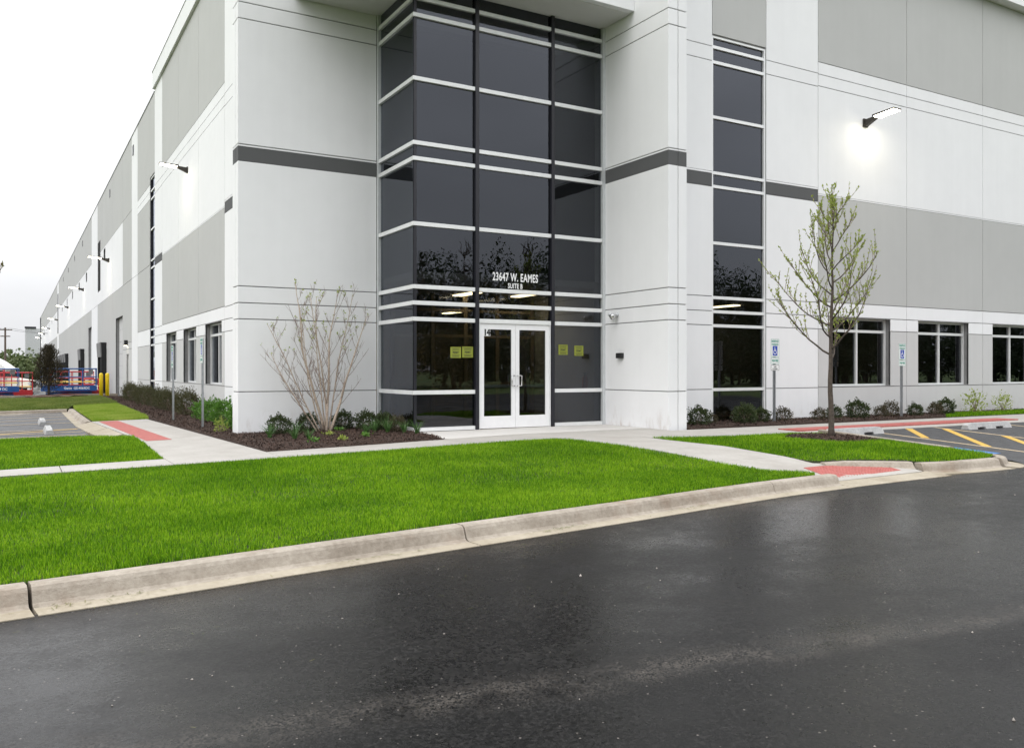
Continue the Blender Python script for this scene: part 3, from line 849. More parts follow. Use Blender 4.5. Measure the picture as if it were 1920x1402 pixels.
cols.append((49.9, 54.3, [(-.8, 2.52, 'pale'), (2.52, 2.885, 'pale'), (2.885, 6.25, 'grey'), (6.25, 9.97, 'grey'), (9.97, 13.85, 'grey')], [man]))
FAR = [(-1.5, 6.25, 'grey'), (6.25, 9.97, 'white'), (9.97, 13.85, 'grey')]
PIL = [(-1.5, 6.25, 'white'), (6.25, 13.85, 'white')]
cl = lambda y: (y-0.7, y+0.7, 9.05, 9.85)
clere = [66.0, 83.3, 93, 104, 115, 127, 150, 163, 176, 190, 204, 218]
holes += [cl(y) for y in clere]
louv = (69.2, 71.6, 7.2, 10.9); holes.append(louv)
for a, b in ((54.3, 60.2), (60.2, 66.0+1.5), (67.5, 71.7)): cols.append((a, b, FAR, holes))
cols.append((71.7, 77.4, PIL, []))
for a in np.arange(77.4, 137, 7.45): cols.append((a, a+7.45, FAR, holes))
cols.append((137.0, 142.0, PIL, []))
for a in np.arange(142, 231, 8.09): cols.append((a, a+8.09, FAR, holes))
cols.append((231.0, 240.0, PIL, []))
facade('Y', LX, cols, holes, 20.17, 240, 13.84)
for y0 in (26.47, 30.68, 34.85):
    window_set('Y', LX, y0+.42, y0+3.04, 0.91, 2.87, [2.5], [y0+1.73], M['alu'], 0.17)
window_set('Y', LX, *slit, [r for r in RAILS], [], M['alu'], 0.03, mat_jamb=M['black_alu'])
for y in clere:
    window_set('Y', LX, *cl(y), [], [], M['black_alu'], 0.08)
# louvre
lv = empty('louver', (LX, louv[0], louv[2]), 0, bld); lv.matrix_parent_inverse = wmat(bld).inverted()
MB().box(LX+.14, LX+.18, louv[0], louv[1], louv[2], louv[3]).build('back_plate', M['black'], lv)
for z in np.arange(louv[2]+.05, louv[3]-.1, 0.16):
    MB().hexa([(LX+.0, louv[0], z), (LX+.12, louv[0], z+.09), (LX+.12, louv[1], z+.09), (LX+.0, louv[1], z),
               (LX+.0, louv[0], z+.03), (LX+.12, louv[0], z+.12), (LX+.12, louv[1], z+.12), (LX+.0, louv[1], z+.03)]).build('slat', M['hood'], lv)
# drive-in doors and the personnel door
for (a, b, z0, z1) in (d1, d2):
    r = empty('overhead_door', (LX, a, z0), 0, bld); r.matrix_parent_inverse = wmat(bld).inverted()
    n = 8; hh = (z1-z0)/n
    for k in range(n):
        MB().box(LX+.20, LX+.24, a, b, z0+k*hh+.006, z0+(k+1)*hh-.006).build('door_section', M['pale'], r)
    MB().box(LX+.241, LX+.25, a, b, z0, z1).build('backing', M['core'], r)
r = empty('personnel_door', (LX, man[0], 0), 0, bld); r.matrix_parent_inverse = wmat(bld).inverted()
MB().box(LX+.1, LX+.15, man[0]+.06, man[1]-.06, -.1, man[3]-.06).build('leaf', M['pale'], r)
MB().box(LX+.05, LX+.2, man[0], man[0]+.058, -.1, man[3]).box(LX+.05, LX+.2, man[1]-.058, man[1], -.1, man[3]).box(LX+.05, LX+.2, man[0]+.058, man[1]-.058, man[3]-.058, man[3]).build('frame', M['pale'], r)
MB().bar((LX+.04, man[0]+.14, .95), (LX+.04, man[0]+.28, .95), .015).box(LX+.04, LX+.1, man[0]+.13, man[0]+.15, .93, .97).build('handle', M['steel'], r)
# dock doors with pads and hoods
for y in DOCKS:
    r = empty('dock_door', (LX, y, -1.2), 0, bld); r.matrix_parent_inverse = wmat(bld).inverted()
    w = 2.9
    MB().box(LX-.34, LX, y, y+.36, -1.0, 3.25).build('dock_pad', M['rubber'], r, bevel=.03)
    MB().box(LX-.34, LX, y+w-.36, y+w, -1.0, 3.25).build('dock_pad', M['rubber'], r, bevel=.03)
    MB().box(LX-.10, LX-.01, y+.36, y+w-.36, -1.0, 2.6).build('dark_opening', M['black'], r)  # flat black panel stands for the dark opening, no hole is cut
    MB().hexa([(LX-.36, y+.0, 2.25), (LX-.36, y+w, 2.25), (LX-.30, y+w, 2.25), (LX-.30, y, 2.25), (LX-.42, y, 3.22), (LX-.42, y+w, 3.22), (LX-.345, y+w, 3.28), (LX-.345, y, 3.28)]).build('hood', M['hood'], r)
    for zz in (0.6, 2.9):
        MB().lathe([(.10, 0), (.10, .05), (.06, .07)], (LX-.01, y-.25, zz), 10, 'X').build('dock_light', M['sign_white'], r)
# fascia of the high corner block and the low parapet behind
MB().box(LX-0.10, LX+0.4, 20.2, 41.3, 13.97, 14.7).build('parapet', M['white'], bld)
MB().box(LX-0.12, LX+0.43, 20.2, 41.33, 14.70, 14.76).build('coping', M['coping'], bld)
MB().box(LX-0.03, LX+0.3, 41.34, 240.02, 13.86, 13.93).build('coping', M['coping'], bld)
for y in (49.2, 62, 88, 100, 112, 124):
    MB().box(LX-.03, LX+.005, y-.22, y+.22, 12.75, 13.25).build('scupper', M['black_alu'], bld)
for y, z0, z1 in ((139.5, 6.6, 12.3), (235.0, 6.6, 12.3)):
    MB().box(LX-.04, LX+.01, y-1.1, y+1.1, z0, z1).build('slit_window', M['black_alu'], bld)
# roof and the unseen sides close the box
MB().box(5.7, 46.7, 20.1, 240, 13.2, 13.4).build('roof', M['coping'], bld)
MB().box(13.46, 46.7, 16.5, 20.1, 13.2, 13.4).build('roof', M['coping'], bld)
MB().box(7.7, 12.9, 17.6, 20.1, 10.05, 10.15).build('roof', M['coping'], bld)
MB().box(46.81, 47.05, 16.3, 240, -.6, 14.0).build('side_wall', M['grey'], bld)
MB().box(5.7, 46.8, 240.02, 240.2, -1.6, 13.9).build('side_wall', M['grey'], bld)

# ---- glass entrance
cw = empty('curtain_wall', (7.64, 17.45, 0), 0, bld); cw.matrix_parent_inverse = wmat(bld).inverted()
GY, GX = 17.45, 7.64
MUL = [(9.195, 9.29), (11.285, 11.375)]
zs = [0.08] + RAILS + [9.985]
colsx = [(GX+.03, 9.195), (9.29, 11.285), (11.375, 12.81)]
for ci, (a, b) in enumerate(colsx):
    for j in range(len(zs)-1):
        if ci == 1 and zs[j+1] < 2.6: continue
        MB().box(a-.01, b+.01, GY+.06, GY+.072, zs[j]-.01, zs[j+1]+.01).build('pane', M['glass'], cw)
for j in range(len(zs)-1):
    MB().box(GX+.06, GX+.072, GY+.085, 19.55, zs[j]-.01, zs[j+1]+.01).build('pane', M['glass'], cw)
for r in RAILS:
    for ci, (a, b) in enumerate(colsx):
        if ci == 1 and r < 2.6: continue
        a_ = GX if ci == 0 else a
        MB().box(a_, b, GY, GY+.14, r-.045, r+.045).build('rail', M['alu'], cw, bevel=.004)
    MB().box(GX+.001, GX+.13, GY+.141, 19.53, r-.045, r+.045).build('rail', M['alu'], cw)
for ci, (a, b) in enumerate(colsx):
    if ci == 1: continue
    MB().box(a if ci else GX, b, GY, GY+.14, 0.004, 0.085).build('sill', M['alu'], cw)
MB().box(GX, GX+.13, GY+.141, 19.53, -0.02, 0.085).build('sill', M['alu'], cw)
for (a, b) in MUL:
    MB().box(a, b, GY-.02, GY+.15, 0.0, 9.985).build('mullion', M['black_alu'], cw, bevel=.004)
MB().box(GX+.035, GX+.10, GY+.035, GY+.10, 0.0, 9.985).build('corner_post', M['black_alu'], cw)
MB().box(12.812, 12.898, GY-.02, GY+.15, 0.0, 9.985).build('jamb', M['jamb'], cw)
MB().box(GX-.01, GX+.14, 19.532, 19.628, -0.05, 9.985).build('jamb', M['jamb'], cw)
# doors
MB().box(9.302, 11.273, GY+.0, GY+.14, 2.462, 2.56).build('door_header', M['alu'], cw)
MB().box(9.302, 9.33, GY+.01, GY+.13, 0.005, 2.461).build('door_jamb', M['alu'], cw)
MB().box(11.245, 11.273, GY+.01, GY+.13, 0.005, 2.461).build('door_jamb', M['alu'], cw)
for k, (a, b) in enumerate(((9.335, 10.284), (10.291, 11.241))):
    d = empty('entrance_door', (a, GY+.04, 0), 0, bld); d.matrix_parent_inverse = wmat(bld).inverted()
    y0, y1 = GY+.03, GY+.08
    f = MB()
    f.box(a, a+.105, y0, y1, .012, 2.455).box(b-.105, b, y0, y1, .012, 2.455)
    f.box(a+.105, b-.105, y0, y1, .012, .295).box(a+.105, b-.105, y0, y1, 2.325, 2.455)
    f.build('door_frame', M['door_white'], d)
    MB().box(a+.10, b-.10, y0+.018, y0+.030, .29, 2.33).build('pane', M['glass'], d)
    hx = b-.045 if k == 0 else a+.045
    sg = -1 if k == 0 else 1
    MB().tube([(hx, y0, 1.0), (hx, y0-.05, 1.0), (hx+sg*.085, y0-.075, 1.0), (hx+sg*.085, y0-.075, 1.24), (hx, y0-.05, 1.24), (hx, y0, 1.24)], .013, 8).build('handle', M['chrome'], d, smooth=True)
    MB().box(a+.09, b-.09, y1+.02, y1+.05, .96, 1.03).build('push_bar', M['jamb'], d)
    for zz in (.3, 1.25, 2.2):
        hxx = a-.004 if k == 0 else b+.004
        MB().lathe([(.011, 0), (.011, .11)], (hxx, y0-.008, zz), 8).build('hinge', M['alu'], d)
    if k == 0:
        MB().box(9.435, 9.612, y0+.012, y0+.016, 2.165, 2.325).build('number_plate', M['sign_white'], d)
        text_mesh('number_plate_digits', '14', .20, M['ink'], (9.522, y0+.010, 2.245), FACE_FRONT, .85, .012, d, .0008)
text_mesh('address_lettering', '23647 W. EAMES', .268, M['letter'], (10.31, GY+.057, 3.56), FACE_FRONT, .60, .006, cw, .001, spacing=1.09)
text_mesh('address_lettering', 'SUITE B', .165, M['letter'], (10.30, GY+.057, 3.36), FACE_FRONT, .68, .004, cw, .001, spacing=1.08)

# ---- what shows behind the glass
MB().box(7.75, 46.5, 17.62, 31, -.2, -.02).build('interior_floor', M['carpet'], bld)
MB().box(5.75, 7.7, 20.2, 31, -.2, -.02).build('interior_floor', M['carpet'], bld)
MB().box(7.78, 46.5, 17.66, 40, 3.44, 3.6).build('interior_ceiling', M['ceiling'], bld)
MB().box(5.75, 7.77, 20.2, 40, 3.44, 3.6).build('interior_ceiling', M['ceiling'], bld)
MB().box(7.8, 46.5, 30.0, 30.2, -.02, 3.44).build('interior_wall', M['tan_wall'], bld)
MB().box(13.0, 13.15, 18.0, 24.5, -.02, 3.44).build('interior_wall', M['grey_wall'], bld)
MB().box(12.7, 12.98, 17.66, 17.9, -.02, 3.44).build('interior_wall', M['grey_wall'], bld)
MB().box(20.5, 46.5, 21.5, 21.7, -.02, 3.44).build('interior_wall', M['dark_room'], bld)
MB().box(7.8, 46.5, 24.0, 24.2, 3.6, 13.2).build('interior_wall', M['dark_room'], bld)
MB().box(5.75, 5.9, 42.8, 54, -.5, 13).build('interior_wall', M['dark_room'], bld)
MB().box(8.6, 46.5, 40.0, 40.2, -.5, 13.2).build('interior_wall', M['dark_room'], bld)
vest = empty('vestibule_screen', (9.0, 21.0, 0), 0, bld); vest.matrix_parent_inverse = wmat(bld).inverted()
for x in (8.6, 9.75, 10.75, 11.75, 12.9):
    MB().box(x-.05, x+.05, 20.95, 21.05, 0, 3.44).build('post', M['tan_wall'], vest)
for a, b in ((8.65, 9.7), (9.8, 10.7), (10.8, 11.7), (11.8, 12.85)):
    for z in (0.05, 1.0, 2.3, 3.0): MB().box(a, b, 20.96, 21.04, z-.04, z+.04).build('rail', M['tan_wall'], vest)
    MB().box(a, b, 20.995, 21.0, .09, 3.4).build('pane', M['glass_clear'], vest)
MB().box(10.2, 11.3, 24.5, 25.2, -.02, 1.1).build('reception_counter', M['tan_wall'], bld)
for (x, y) in ((10.58, 20.55), (12.14, 20.05), (13.57, 27.5), (16.85, 28.6), (9.0, 27.6), (19.82, 20.4), (23.46, 23.9), (21.5, 19.5), (16.4, 24.0), (30, 19.5), (26.5, 19.3)):
    MB().box(x-.14, x+.14, y-.6, y+.6, 3.405, 3.438).build('ceiling_light', M['troffer'], bld)

# ---- paper notices, laid outside the pane with the glass's dimming in their colour
def notice(x0, x1, z0, z1, label):
    o = tag(empty('paper_notice', ((x0+x1)/2, GY+.055, z0)), label, 'notice', 'yellow notices in the entrance glass')
    MB().box(x0, x1, GY+.0545, GY+.0565, z0, z1).build('sheet', M['notice'], o)
    w = x1-x0; h = z1-z0
    text_mesh('print', 'PERMIT', h*.26, M['ink'], ((x0+x1)/2, GY+.0535, z0+h*.48), FACE_FRONT, .75, .002, o, .0004)
    ln = MB()
    for f, ww in ((.88, .8), (.80, .6), (.70, .7), (.26, .75), (.18, .6), (.10, .7)):
        ln.box((x0+x1)/2-w*ww/2, (x0+x1)/2+w*ww/2, GY+.0535, GY+.0542, z0+h*f-.004, z0+h*f+.004)
    ln.build('print', M['ink'], o)
notice(8.585, 8.855, 1.65, 1.90, 'yellow notice in the glass left of the doors, left one of the pair')
notice(8.885, 9.165, 1.66, 1.91, 'yellow notice in the glass left of the doors, nearest the door frame')
notice(11.53, 11.80, 1.745, 1.995, 'yellow notice in the glass right of the doors, nearest the door')
notice(12.00, 12.27, 1.725, 1.975, 'yellow notice in the glass right of the doors, nearest the white pier')
# fire extinguisher on the inner wall
fx = tag(empty('fire_extinguisher', (12.75, 18.15, .75)), 'red fire extinguisher behind the glass right of the doors', 'extinguisher')
MB().lathe([(.02, 0), (.07, .02), (.075, .06), (.075, .38), (.055, .45), (.02, .48)], (12.88, 18.3, .75), 14).build('cylinder', M['red_plastic'], fx, smooth=True)
MB().lathe([(.02, 0), (.02, .06)], (12.88, 18.3, 1.23), 8).box(12.83, 12.95, 18.28, 18.32, 1.28, 1.31).build('valve', M['black'], fx)
MB().tube([(12.88, 18.24, 1.27), (12.80, 18.22, 1.2), (12.79, 18.22, 1.0), (12.80, 18.24, .88)], .012, 6).build('hose', M['black'], fx)

# ---- small devices on the right pier
o = tag(empty('security_camera', (12.9, 16.93, 2.72)), 'small white dome security camera on the pier beside the entrance glass', 'camera')
MB().lathe([(.055, 0), (.055, -.02), (.03, -.05), (.022, -.12)], (12.9, 16.93, 2.74), 12, 'X').build('arm', M['jamb'], o, smooth=True)
MB().lathe([(.07, .05), (.085, .02), (.08, -.03), (.05, -.075), (.015, -.09)], (12.75, 16.93, 2.70), 14).build('dome', M['chrome'], o, smooth=True)
MB().lathe([(.03, 0), (.05, -.03), (.05, -.1), (.03, -.13)], (12.86, 17.07, 2.74), 12, 'X').build('lamp_head', M['jamb'], o, smooth=True)
o = tag(empty('card_reader', (12.9, 16.78, 1.68)), 'small black box mounted on the white pier right of the doors', 'card reader')
MB().box(12.80, 12.899, 16.68, 16.88, 1.66, 1.79).build('housing', M['black'], o, bevel=.008)
MB().box(12.796, 12.799, 16.70, 16.80, 1.68, 1.77).build('keypad', M['rubber'], o)

# ---- wall lamps
def wall_lamp(loc, direction, label, scale=1.0, on=True):
    """Arm and flat LED head; built along local -Y, then turned."""
    rz = 0.0 if direction == 'front' else R(-90)
    o = tag(empty('wall_lamp', loc, rz), label, 'lamp', 'wall lamps along the facades')
    s = scale
    MB().box(-.09*s, .09*s, -.05*s, -.001, -.10*s, .13*s).build('wall_plate', M['bronze'], o, bevel=.01, world_space=False)
    MB().hexa([(-.05*s, -.40*s, .06*s), (.05*s, -.40*s, .06*s), (.06*s, -.05*s, -.09*s), (-.06*s, -.05*s, -.09*s),
               (-.05*s, -.40*s, .13*s), (.05*s, -.40*s, .13*s), (.06*s, -.05*s, .10*s), (-.06*s, -.05*s, .10*s)]).build('arm', M['bronze'], o, world_space=False)
    MB().hexa([(-.16*s, -1.02*s, .145*s), (.16*s, -1.02*s, .145*s), (.17*s, -.36*s, .09*s), (-.17*s, -.36*s, .09*s),
               (-.16*s, -1.02*s, .18*s), (.16*s, -1.02*s, .18*s), (.15*s, -.34*s, .15*s), (-.15*s, -.34*s, .15*s)]).build('head', M['bronze'], o, bevel=.008, world_space=False)
    MB().hexa([(-.14*s, -.99*s, .125*s), (.14*s, -.99*s, .125*s), (.14*s, -.40*s, .075*s), (-.14*s, -.40*s, .075*s),
               (-.14*s, -.99*s, .142*s), (.14*s, -.99*s, .142*s), (.14*s, -.40*s, .092*s), (-.14*s, -.40*s, .092*s)]).build('lens', M['led'], o, world_space=False)
    return o
wall_lamp((21.36, FY, 8.52), 'front', 'lit wall lamp on the white band of the right facade above the tree', 1.05)
lamp_y = [32.77, 68.0, 95, 124, 158, 190, 215, 228]
names = ['large lit wall lamp on the left facade nearest the corner', 'lit wall lamp on the left facade beside the black louvre',
         'wall lamp third from the corner along the left facade', 'wall lamp fourth from the corner along the left facade',
         'wall lamp fifth from the corner along the left facade', 'wall lamp sixth from the corner along the left facade',
         'wall lamp seventh from the corner along the left facade', 'farthest wall lamp along the left facade']
lamp_y = [32.77, 62.5, 86.5, 112, 141, 172, 200, 225]
for y, nme in zip(lamp_y, names):
    wall_lamp((LX, y, 8.62), 'left', nme, 0.95 if y < 40 else 1.25)
o = tag(empty('door_lamp', (LX, 51.85, 2.75)), 'small black lamp above the personnel door on the left facade', 'lamp')
MB().box(LX-.18, LX-.001, 51.72, 51.98, 2.72, 3.02).build('housing', M['black'], o, bevel=.01)
MB().box(LX-.17, LX-.03, 51.74, 51.96, 2.70, 2.719).build('lens', M['door_lamp'], o)

# ------------------------------------------------------------------ lawns
def blades(P, z, hmin, hmax, width, lean=0.45, segs=2):
    """Grass blades as bent strips. P (n,2) roots, z (n,)."""
    n = len(P)
    az = rng.uniform(0, 2*math.pi, n); wa = az + rng.uniform(1.1, 2.0, n)
    h = rng.uniform(hmin, hmax, n); ln = rng.uniform(0.05, lean, n)*h
    w = width*rng.uniform(0.7, 1.3, n)/2
    dx, dy = np.cos(az), np.sin(az); wx, wy = np.cos(wa)*w, np.sin(wa)*w
    B = np.stack([P[:, 0], P[:, 1], z-0.01], 1)
    if segs == 1:
        V = np.empty((n, 3, 3), np.float32)
        V[:, 0] = B + np.stack([wx, wy, 0*wx], 1); V[:, 1] = B - np.stack([wx, wy, 0*wx], 1)
        V[:, 2] = B + np.stack([dx*ln, dy*ln, h], 1)
        F = np.arange(n*3).reshape(n, 3)
        return V.reshape(-1, 3), F
    V = np.empty((n, 5, 3), np.float32)
    W = np.stack([wx, wy, 0*wx], 1)
    V[:, 0] = B + W; V[:, 1] = B - W
    mid = B + np.stack([dx*ln*.3, dy*ln*.3, h*.6], 1)
    V[:, 2] = mid - W*.8; V[:, 3] = mid + W*.8
    V[:, 4] = B + np.stack([dx*ln, dy*ln, h], 1)
    i = np.arange(n)[:, None]*5
    F = np.concatenate([i + np.array([[0, 1, 2]]), i + np.array([[0, 2, 3]]), i + np.array([[3, 2, 4]])], 0)
    return V.reshape(-1, 3), F

def scatter(poly, dens):
    xs, ys = [p[0] for p in poly], [p[1] for p in poly]
    A = (max(xs)-min(xs))*(max(ys)-min(ys))
    P = rng.uniform((min(xs), min(ys)), (max(xs), max(ys)), (int(A*dens), 2))
    return P[in_poly(P, poly)]

def lawn(name, poly, zf, zfv, parts, label, mat=None, keepout=None):
    """parts: list of (mask fn, density, hmin, hmax, width, segs). One soil sheet plus one mass of blades."""
    struct(name+'_bed', sheet_mesh(name+'_bed', poly, lambda x, y: zf(x, y)-.012, 0.5, 0.12), M['soil'])
    Vs, Fs, off, tones = [], [], 0, []
    for (mask, dens, h0, h1, w, seg) in parts:
        P = scatter(poly, dens)
        P = P[mask(P)]
        if keepout is not None: P = P[~keepout(P)]
        z = zfv(P)
        # blades sparser and rank here and there
        tuft = rng.uniform(.7, 1.15, len(P)) + 0.4*np.sin(P[:, 0]*2.1+np.sin(P[:, 1]*1.7)*1.5)*np.sin(P[:, 1]*2.6+1.0)*0.5
        V, F = blades(P, z, h0, h1, w, 0.6, seg)
        k = 5 if seg == 2 else 3
        V.reshape(-1, k, 3)[:, :, 2] = (V.reshape(-1, k, 3)[:, :, 2]-z[:, None])*tuft[:, None] + z[:, None]
        Vs.append(V); Fs.append(F+off); off += len(V)
        tones.append(np.repeat(rng.random(len(P)).astype(np.float32), k))
    me = arrays_mesh(name, np.concatenate(Vs), np.concatenate(Fs))
    at = me.attributes.new('tone', 'FLOAT', 'POINT'); at.data.foreach_set('value', np.concatenate(tones))
    o = link(name, me, mat or M['grass'])
    tag(o, label, 'grass', kind='stuff')
    return o

kyv = lambda x: np.interp(x, KX, KY)+0.43
def lawn1_zv(P):
    x, y = P[:, 0], P[:, 1]
    g = np.where(x < 8.5, -0.02*(8.5-np.maximum(x, -8)), 0.0)
    t = np.clip((y-kyv(x))/(14.35-kyv(x)), 0, 1)
    s = t*t*(3-2*t)
    return (-0.125)*(1-s) + (g-0.01)*s + 0.05*np.sin(math.pi*t)
lawn1_z = lambda x, y: float(lawn1_zv(np.array([[x, y]]))[0])
lp = [(-14, kerb_y(-14)+.01)] + [(x, kerb_y(x)+.01) for x in np.linspace(-12, 9.2, 40)] + [(9.62, 8.36), (9.85, 8.34), (10.0, 8.45), (9.95, 8.66), (9.6, 8.98), (9.5, 9.6), (9.5, 14.0), (9.3, 14.34), (-14, 14.34)]
lawn('lawn', lp, lawn1_z, lawn1_zv,
     [(lambda P: (P[:, 1] < 9.6) & (P[:, 0] > -1.6) & (P[:, 0] < 10.2), 7600, .024, .056, .0050, 2),
      (lambda P: (P[:, 1] >= 9.6) & (P[:, 0] > -1.6), 3600, .028, .062, .0085, 1),
      (lambda P: (P[:, 0] <= -1.6) & (P[:, 0] > -5), 1800, .045, .085, .01, 1)],
     'wide bright green mown lawn between the kerb and the entrance walk')
# island with the young tree
ip = [(11.12, 9.44), (11.6, 9.26), (12.1, 9.06), (12.62, 8.83), (12.66, 8.66), (13.2, 8.55), (13.9, 8.52), (14.45, 8.52), (14.83, 8.68), (14.98, 9.05), (14.99, 12.6), (14.6, 12.95), (12.92, 12.96), (11.9, 13.28), (11.22, 13.6), (11.11, 13.3)]
TREE = (14.16, 11.56)
def isl_zv(P):
    x, y = P[:, 0], P[:, 1]
    t = np.clip((y-8.5)/3.2, 0, 1)
    return -0.12*(1-t) - 0.01*t + 0.05*np.sin(math.pi*np.clip((y-8.5)/4.6, 0, 1))*np.clip((x-11.1)/.8, 0, 1)*np.clip((15.0-x)/.6, 0, 1)
isl_z = lambda x, y: float(isl_zv(np.array([[x, y]]))[0])
ring = lambda P: ((P[:, 0]-TREE[0])/.95)**2 + ((P[:, 1]-TREE[1])/.85)**2 < 1 + .12*np.sin(np.arctan2(P[:, 1]-TREE[1], P[:, 0]-TREE[0])*5)
lawn('lawn', ip, isl_z, isl_zv, [(lambda P: P[:, 0] > 0, 3300, .03, .072, .0098, 1)], 'small green lawn island round the young tree', keepout=ring)
# left lawn beyond the narrow walk
l2 = [(-14, 15.44), (2.18, 15.44), (2.28, 20.6), (1.55, 21.6), (-0.3, 22.35), (-14, 22.4)]
plane_zv = lambda P: np.where(P[:, 0] < 8.5, -0.02*(8.5-np.maximum(P[:, 0], -8)), 0.0) - .01 + 0.05*np.sin(math.pi*np.clip((P[:, 1]-15.44)/6.5, 0, 1))
lawn('lawn', l2, lambda x, y: float(plane_zv(np.array([[x, y]]))[0]), plane_zv, [(lambda P: P[:, 0] > -2.2, 2900, .03, .072, .0105, 1), (lambda P: (P[:, 0] <= -2.2) & (P[:, 0] > -6), 1200, .05, .1, .012, 1)],
     'green lawn left of the corner, between the narrow walk and the parking bays')
# yellow-green young turf behind the red strip, and the rough berm beyond
turf = leaf_mat('young_turf', (0.22, 0.36, 0.02), (0.40, 0.48, 0.09), 0.35, 0.5, 1.3)
l3 = [(1.99, 27.72), (3.5, 27.72), (3.62, 29.2), (3.75, 36), (3.8, 40.2), (2.1, 39.4), (2.0, 37.3)]
pz3 = lambda P: np.where(P[:, 0] < 8.5, -0.02*(8.5-np.maximum(P[:, 0], -8)), 0.0) + 0.0
lawn('lawn', l3, lambda x, y: G(x), pz3, [(lambda P: P[:, 0] > 0, 2600, .05, .10, .012, 1)], 'yellow-green patch of new turf beside the dark hedge', turf)
l4 = [(-14, 37.5), (1.8, 37.3), (2.05, 39.5), (3.85, 40.3), (3.9, 47.5), (4.0, 51.5), (2.4, 53.6), (0, 52.6), (-14, 51.6)]
pz4 = lambda P: np.where(P[:, 0] < 8.5, -0.02*(8.5-np.maximum(P[:, 0], -8)), 0.0) + 0.06*np.sin(math.pi*np.clip((P[:, 1]-37.3)/15, 0, 1))
rough_turf = leaf_mat('rough_turf', (0.11, 0.17, 0.025), (0.22, 0.26, 0.06), 0.3, 0.6, 0.8)
lawn('lawn', l4, lambda x, y: float(pz4(np.array([[x, y]]))[0]), pz4, [(lambda P: P[:, 0] > -3.5, 900, .06, .12, .022, 1)], 'rougher olive green grass berm round the small evergreen', rough_turf)
# far right
l5 = [(23.2, 14.95), (46, 14.95), (46, 15.9), (25.0, 15.9), (24.2, 15.6)]
lawn('lawn', l5, lambda x, y: 0.02, lambda P: np.full(len(P), .02), [(lambda P: P[:, 0] < 34, 2400, .05, .1, .012, 1)], 'strip of green lawn in front of the far right windows')

# grass clippings lying in the gutter and on the road
P = np.stack([rng.uniform(-1, 9, 900), np.zeros(900)], 1)
P[:, 1] = np.interp(P[:, 0], KX, KY) + rng.normal(0.14, 0.05, 900)
P = P[rng.random(900) < np.clip(np.sin(P[:, 0]*2.9)*.8, .03, 1)]
P2 = np.stack([rng.uniform(-1, 12, 150), np.zeros(150)], 1); P2[:, 1] = np.interp(P2[:, 0], KX, KY) - rng.gamma(1.2, .6, 150)
PP = np.concatenate([P, P2]); az = rng.uniform(0, 2*math.pi, len(PP)); L_ = np.concatenate([rng.uniform(.012, .035, len(P)), rng.uniform(.006, .022, len(P2))]); wv = np.concatenate([np.full(len(P), .002), np.full(len(P2), .0014)])
zc = np.concatenate([np.full(len(P), -.258), np.full(len(P2), -.266)])
V = np.empty((len(PP), 4, 3)); c_, s_ = np.cos(az), np.sin(az)
for i, (u, w_) in enumerate(((-1, -1), (1, -1), (1, 1), (-1, 1))):
    V[:, i, 0] = PP[:, 0]+u*c_*L_-w_*s_*wv; V[:, i, 1] = PP[:, 1]+u*s_*L_+w_*c_*wv; V[:, i, 2] = zc + (0.004 if u > 0 else 0)
tag(link('grass_clippings', arrays_mesh('grass_clippings', V.reshape(-1, 3), np.arange(len(PP)*4).reshape(-1, 4)), leaf_mat('dry_clipping', (0.08, 0.12, 0.02), (0.22, 0.20, 0.08), .1, .7, 4)),
    'loose grass clippings in the gutter and on the asphalt', 'clippings', kind='stuff')
# loose stones on the asphalt
n = 170
PX = np.stack([rng.uniform(-1.5, 13, n), np.zeros(n)], 1); PX[:, 1] = np.interp(PX[:, 0], KX, KY) - rng.uniform(.1, 5.2, n)
rad = rng.gamma(2.0, .0016, n)+.0018
V = np.empty((n, 6, 3)); dirs = np.array([(1,0,0),(-1,0,0),(0,1,0),(0,-1,0),(0,0,1),(0,0,-1)], float)
V[:] = (dirs[None]*rad[:, None, None])*rng.uniform(.6, 1.3, (n, 6, 1)); V[:, :, :2] += PX[:, None, :]; V[:, :, 2] += -.27
ft = np.array([(0,2,4),(2,1,4),(1,3,4),(3,0,4),(2,0,5),(1,2,5),(3,1,5),(0,3,5)])
F = (np.arange(n)[:, None, None]*6+ft[None]).reshape(-1, 3)
tag(link('loose_gravel', arrays_mesh('loose_gravel', V.reshape(-1, 3), F), simple('pale_grit', (0.34, 0.31, 0.28), .8, 0, .5, 40)), 'scattered pale grit on the dark road', 'gravel', kind='stuff')

# ------------------------------------------------------------------ mulch beds
def mulch_bed(name, poly, zf, chips, step=.09):
    bed = struct(name, sheet_mesh(name, poly, lambda x, y: zf(x, y)+rng.normal(0, .010), step, .08, step*.4), M['mulch'])
    P = scatter(poly, chips)
    n = len(P); L = rng.uniform(.012, .045, n); W = rng.uniform(.004, .011, n)
    az = rng.uniform(0, 2*math.pi, n); tl = rng.normal(0, .45, n)
    ux, uy, uz = np.cos(az)*np.cos(tl), np.sin(az)*np.cos(tl), np.sin(tl)
    vx, vy = -np.sin(az), np.cos(az)
    z = np.array([zf(a, b) for a, b in P])+rng.uniform(.0, .028, n)
    V = np.empty((n, 4, 3))
    for i, (a, b) in enumerate(((-1, -1), (1, -.6), (1, .8), (-1, 1))):
        V[:, i, 0] = P[:, 0]+a*ux*L+b*vx*W; V[:, i, 1] = P[:, 1]+a*uy*L+b*vy*W; V[:, i, 2] = z+a*uz*L+b*rng.normal(0, .004, n)
    c = link('bark_chips', arrays_mesh('bark_chips', V.reshape(-1, 3), np.arange(n*4).reshape(-1, 4)), M['chip'], bed)
    c['kind'] = 'stuff'
    return bed
